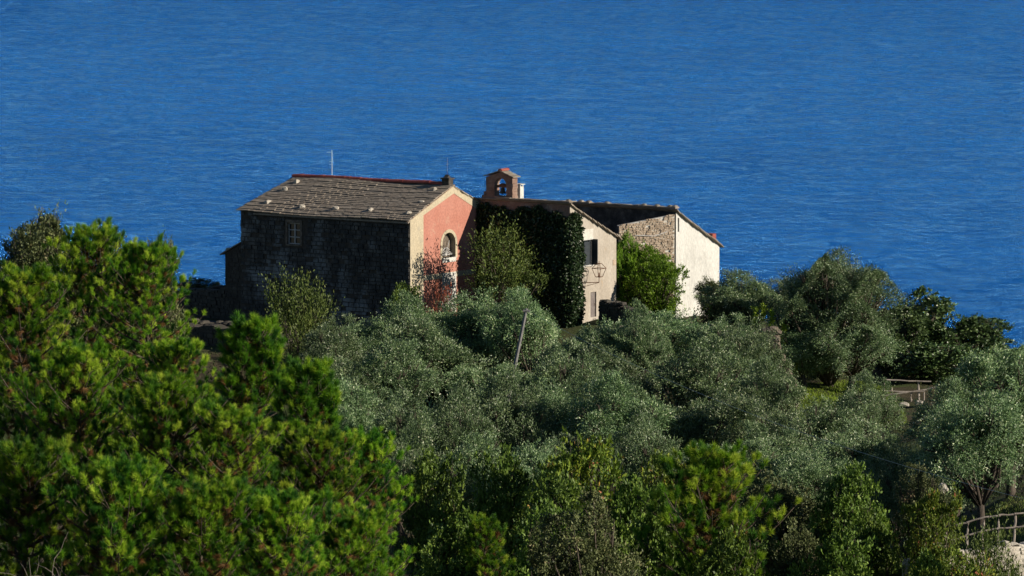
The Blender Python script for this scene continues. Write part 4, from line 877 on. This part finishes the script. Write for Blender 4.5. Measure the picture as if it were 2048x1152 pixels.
# ------------------------------------------------------------------ terrace walls
def stone_wall(name, a, b, zt_a, zt_b, zbase, label, mat='stone_dark', seed=1, th=.45, ops=(), wob=.08, row=.2, cat='wall', slen=(.2, .5), proud=.06, skip=0.0, core='mortar'):
    a = Vector((a[0], a[1], 0)); b = Vector((b[0], b[1], 0)); u = (b-a); L = u.length; u.normalize(); nrm = Vector((-u.y, u.x, 0))
    fr = lambda s, z, dd: tuple(Vector((a.x, a.y, z))+u*s+nrm*dd)
    top = lambda s: zt_a+(zt_b-zt_a)*s/L+wob*sin(s*3+seed)+wob*.6*sin(s*7.3)
    e = empty(name, (0, 0, 0), 0, label, cat)
    mb = MB(); us = list(np.linspace(0, L, max(3, int(L*2)))); panel(mb, fr, us, zbase, lambda s: top(s)-.03, ops)
    panel(mb, lambda s, z, dd: fr(s, z, th-dd), us, zbase, lambda s: top(s)-.03)
    for s0, s1 in zip(us[:-1], us[1:]): mb.add([fr(s0, top(s0)-.03, 0), fr(s1, top(s1)-.03, 0), fr(s1, top(s1)-.03, th), fr(s0, top(s0)-.03, th)], [(0, 1, 2, 3)])
    for s in (0, L): mb.add([fr(s, zbase, 0), fr(s, zbase, th), fr(s, top(s)-.03, th), fr(s, top(s)-.03, 0)], [(0, 1, 2, 3)])
    mb.build('core', M[core], e)
    masonry(fr, 0, L, zbase, top, ops, seed, row=row, proud=proud, L=slen, skip=skip).build('stonework', M[mat], e)
    mb = MB(); rd = random.Random(seed+5); s = 0
    while s < L:
        w = rd.uniform(.2, .45); mb.rock(fr(min(s+w/2, L), top(s)+.03, th*.5), w*.5, min(th*.5, .3), rd.uniform(.05, .11), rd, math.atan2(u.y, u.x)+rd.uniform(-.2, .2)); s += w
    mb.build('coping', M[mat], e)
    return e, fr
p0 = P(1198, 600, 297.9); p1 = P(1285, 630, 295.9)
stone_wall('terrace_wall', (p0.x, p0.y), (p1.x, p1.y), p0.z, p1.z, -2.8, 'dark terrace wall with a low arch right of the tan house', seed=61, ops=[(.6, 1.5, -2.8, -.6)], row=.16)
mb = MB(); pa = P(1243, 655, 296.0); mb.tube([(pa.x+.45*cos(a)*.9, pa.y-.2+.0*a, pa.z-.9+1.0*sin(a)) for a in np.linspace(1.3, 3.1, 8)]+[(pa.x-.42, pa.y-.2, pa.z-2)], .05, 5)
tag(mb.build('arch_rim', M['rockwhite']), 'pale curved rim of the dark arch beside the tan house', 'arch')
p0 = P(365, 590, 309); p1 = P(452, 575, 304.5)
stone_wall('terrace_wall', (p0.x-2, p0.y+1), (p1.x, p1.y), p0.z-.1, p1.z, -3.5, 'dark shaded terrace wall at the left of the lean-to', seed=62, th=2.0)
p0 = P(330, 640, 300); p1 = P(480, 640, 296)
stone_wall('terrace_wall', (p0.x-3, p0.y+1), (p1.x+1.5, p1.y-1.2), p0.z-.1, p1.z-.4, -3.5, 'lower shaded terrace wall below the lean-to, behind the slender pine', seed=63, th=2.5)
# ruined pillar and its broken wall stepping down to the right
rw = empty('ruined_wall', (0, 0, 0), 0, 'ruined dark stone wall with a pale broken edge stepping down beside the biggest olive', 'wall')
mb = MB(); mb2 = MB(); rd = random.Random(77)
edge = [(1553, 655), (1560, 672), (1562, 690), (1570, 708), (1580, 722), (1584, 740), (1592, 756), (1594, 775)]
for i, (ex, ey) in enumerate(edge[:-1]):
    ey2 = edge[i+1][1]; 
    for r_ in range(2):
        yy_ = ey+(ey2-ey)*r_/2; a = P(ex, yy_, 287.5); b = P(ex, yy_+(ey2-ey)/2, 287.5)
        x = a.x; first = True
        while x > a.x-.75:
            w = rd.uniform(.18, .4)
            (mb2 if first else mb).rock((x-w/2, 287.5-(a.x-x)*.35, (a.z+b.z)/2), w*.55, .26, (a.z-b.z)*.62, rd, rd.uniform(-.2, .2)); x -= w*.9; first = False
a = P(1551, 658, 287.5); mb2.rock((a.x-.12, 287.4, a.z+.06), .24, .2, .1, rd, .2); mb2.rock((a.x+.1, 287.4, a.z-.12), .2, .2, .12, rd)
mb.build('masonry', M['stone_dark'], rw); mb2.build('broken_edge', M['stone_mid'], rw)
# pale retaining wall below the railed terrace
p0 = P(1815, 1110, 199.5); p1 = P(2075, 1085, 201.5)
stone_wall('retaining_wall', (p0.x, p0.y-1.5), (p1.x, p1.y), p0.z-.1, p1.z, -3.5, 'pale sunlit stone retaining wall at the bottom right corner', mat='wallpale', seed=64, row=.17, slen=(.15, .6), proud=.04, skip=.12, core='wallpale')
mb = MB(); rd = random.Random(5)
for px, py, s in ((1885, 972, .15), (1890, 978, .12), (1881, 980, .15)):
    q = P(px, py, 214.5); mb.rock(tuple(q), s, s*.8, s*.8, rd)
tag(mb.build('rock', M['wallpale']), 'pale rock outcrop on the bank left of the two stemmed olive', 'rock')
mb = MB()
for px, py, s in ((1820, 990, .28), (1814, 994, .26)):
    q = P(px, py, 213); mb.rock(tuple(q), s, s*.6, s*.7, rd)
tag(mb.build('boulder', M['earthpath']), 'ochre boulder at the left rim of the railed terrace', 'rock')
# earth path along the terrace rail
mb = MB(); n_ = 30
for i in range(n_+1):
    x = 15.3+i*.5; yc = 206.3+.4*sin(x*.5)
    for w in (-1.3, -.45, .45, 1.3): mb.v.append((x, yc+w, hill_z(x, yc+w)+.05+.02*sin(x*3+w)))
for i in range(n_):
    for k_ in range(3): a = i*4+k_; mb.f.append((a, a+4, a+5, a+1))
tag(mb.build('path', M['earthpath'], smooth=True), kind='structure')

# ------------------------------------------------------------------ railings
def log(mb, a, b, r, rd, n=6, sag=0):
    a = Vector(a); b = Vector(b); pts = []
    for i in range(n+1):
        t = i/n; p = a.lerp(b, t); p += Vector((rd.uniform(-.02, .02), rd.uniform(-.02, .02), rd.uniform(-.015, .015)-sag*4*t*(1-t))); pts.append(tuple(p))
    mb.tube(pts, [r*rd.uniform(.85, 1.15) for _ in pts], 7)
rd = random.Random(31)
f1 = empty('wooden_railing', (0, 0, 0), 0, 'weathered two rail wooden railing on the terrace at the bottom right', 'railing')
posts = [(1888, 1052, 1108), (1932, 1044, 1090), (1964, 1034, 1080), (1995, 1030, 1076), (2028, 1027, 1073), (2062, 1024, 1070)]
tops = []; mids = []
for px, y0, y1 in posts:
    b_ = P(px, y1, 202.5); t_ = P(px, y0, 202.5); m_ = MB(); t_.x += .06
    log(m_, b_-Vector((0, 0, .25)), t_, .045, rd, 4); m_.build('post', M['wood'], f1); tops.append(t_); mids.append(b_.lerp(t_, .42))
for arr, nm in ((tops, 0), (mids, 1)):
    m_ = MB(); a = list(arr); 
    for q0_, q1_ in zip(a[:-1], a[1:]): log(m_, q0_+Vector((-.05, -.06, 0)), q1_+Vector((.05, -.06, 0)), .034, rd, 4, .01)
    q0_ = a[0]; log(m_, q0_+Vector((0, -.06, 0)), q0_+Vector((-1.0, -.3, -.12)), .034, rd, 4); m_.build('rail', M['wood'], f1)
f2 = empty('rustic_railing', (0, 0, 0), 0, 'rustic railing of bent poles in front of the dark fig bush', 'railing')
for px, y0, y1, r in ((1768, 762, 806, .035), (1783, 775, 806, .05), (1792, 790, 808, .03), (1837, 762, 800, .06), (1822, 784, 802, .05), (1848, 784, 804, .04)):
    m_ = MB(); log(m_, P(px, y1+4, 287), P(px, y0, 287), r, rd, 4); m_.build('post', M['wood'], f2)
for (xa, ya, xb, yb, r, sg) in ((1770, 759, 1862, 763, .035, .02), (1764, 782, 1850, 783, .035, .02), (1762, 793, 1818, 784, .05, -.02), (1816, 784, 1872, 774, .05, .05)):
    m_ = MB(); log(m_, P(xa, ya, 286.9), P(xb, yb, 286.9), r, rd, 6, sg); m_.build('rail', M['wood'], f2)
mb = MB()
for px, py, s, lab in ((1776, 815, .3, 'leftmost low pale stone below the rustic railing'), (1808, 808, .25, 'middle low pale stone below the rustic railing'), (1838, 804, .2, 'rightmost low pale stone below the rustic railing')):
    mb = MB(); q = P(px, py, 285.5); mb.rock(tuple(q), s, .2, .1, rd); tag(mb.build('rock', M['rockwhite']), lab, 'rock')


# ------------------------------------------------------------------ leaning pole and wires
pt, pb = P(1053, 617, 262), P(1008, 838, 262)
po = empty('utility_pole', tuple(pb), 0, 'grey wooden pole leaning to the right in the middle of the grove', 'pole')
mb = MB(); d = pt-pb; mb.tube([tuple(d*t) for t in (-.5, 0, .3, .6, 1)], [.10, .095, .09, .08, .07], 8); mb.build('post', M['woodgrey'], po)
mb = MB(); q = d*.985; mb.box(q.x-.16, q.x+.2, q.y-.1, q.y-.02, q.z-.05, q.z+.02); mb.tube([(q.x+.1, q.y-.06, q.z), (q.x+.14, q.y-.06, q.z-.12)], .03, 6); mb.build('crossarm', M['woodgrey'], po)
mb = MB(); a = P(1055, 622, 262); b = P(2100, 1010, 192); pts = [a.lerp(b, t)-Vector((0, 0, 3.2*t*(1-t))) for t in np.linspace(0, 1, 20)]; mb.tube([tuple(p_) for p_ in pts], .006, 4)
tag(mb.build('power_line', M['metal']), 'thin overhead cable running from the leaning pole down to the right', 'cable')
# bare grey twigs
for i, (px, py, d_, lab) in enumerate([(60, 1105, 118, 'tangle of bare grey twigs in the lower left corner'), (115, 1085, 118, 'bare forked branch just right of the lower left corner')]):
    mb = MB(); rd = random.Random(90+i); c = P(px, py+90, d_)
    for k_ in range(11):
        a = rd.uniform(0, 2*pi); L_ = rd.uniform(.6, 1.3); p_ = c.copy(); pts = [tuple(p_)]; dr_ = Vector((cos(a)*.6, -abs(sin(a))*.4, 1)).normalized()
        for s_ in range(6):
            dr_ = (dr_+Vector((rd.gauss(0, .35), rd.gauss(0, .25), rd.gauss(-.1, .25)))).normalized(); p_ = p_+dr_*L_/6; pts.append(tuple(p_))
        mb.tube(pts, list(np.linspace(.009, .004, 7)), 5)
    mb.tube([tuple(c-Vector((0, 0, 4))), tuple(c)], [.05, .025], 6)
    tag(mb.build('dead_shrub', M['deadtwig']), lab, 'dead shrub')
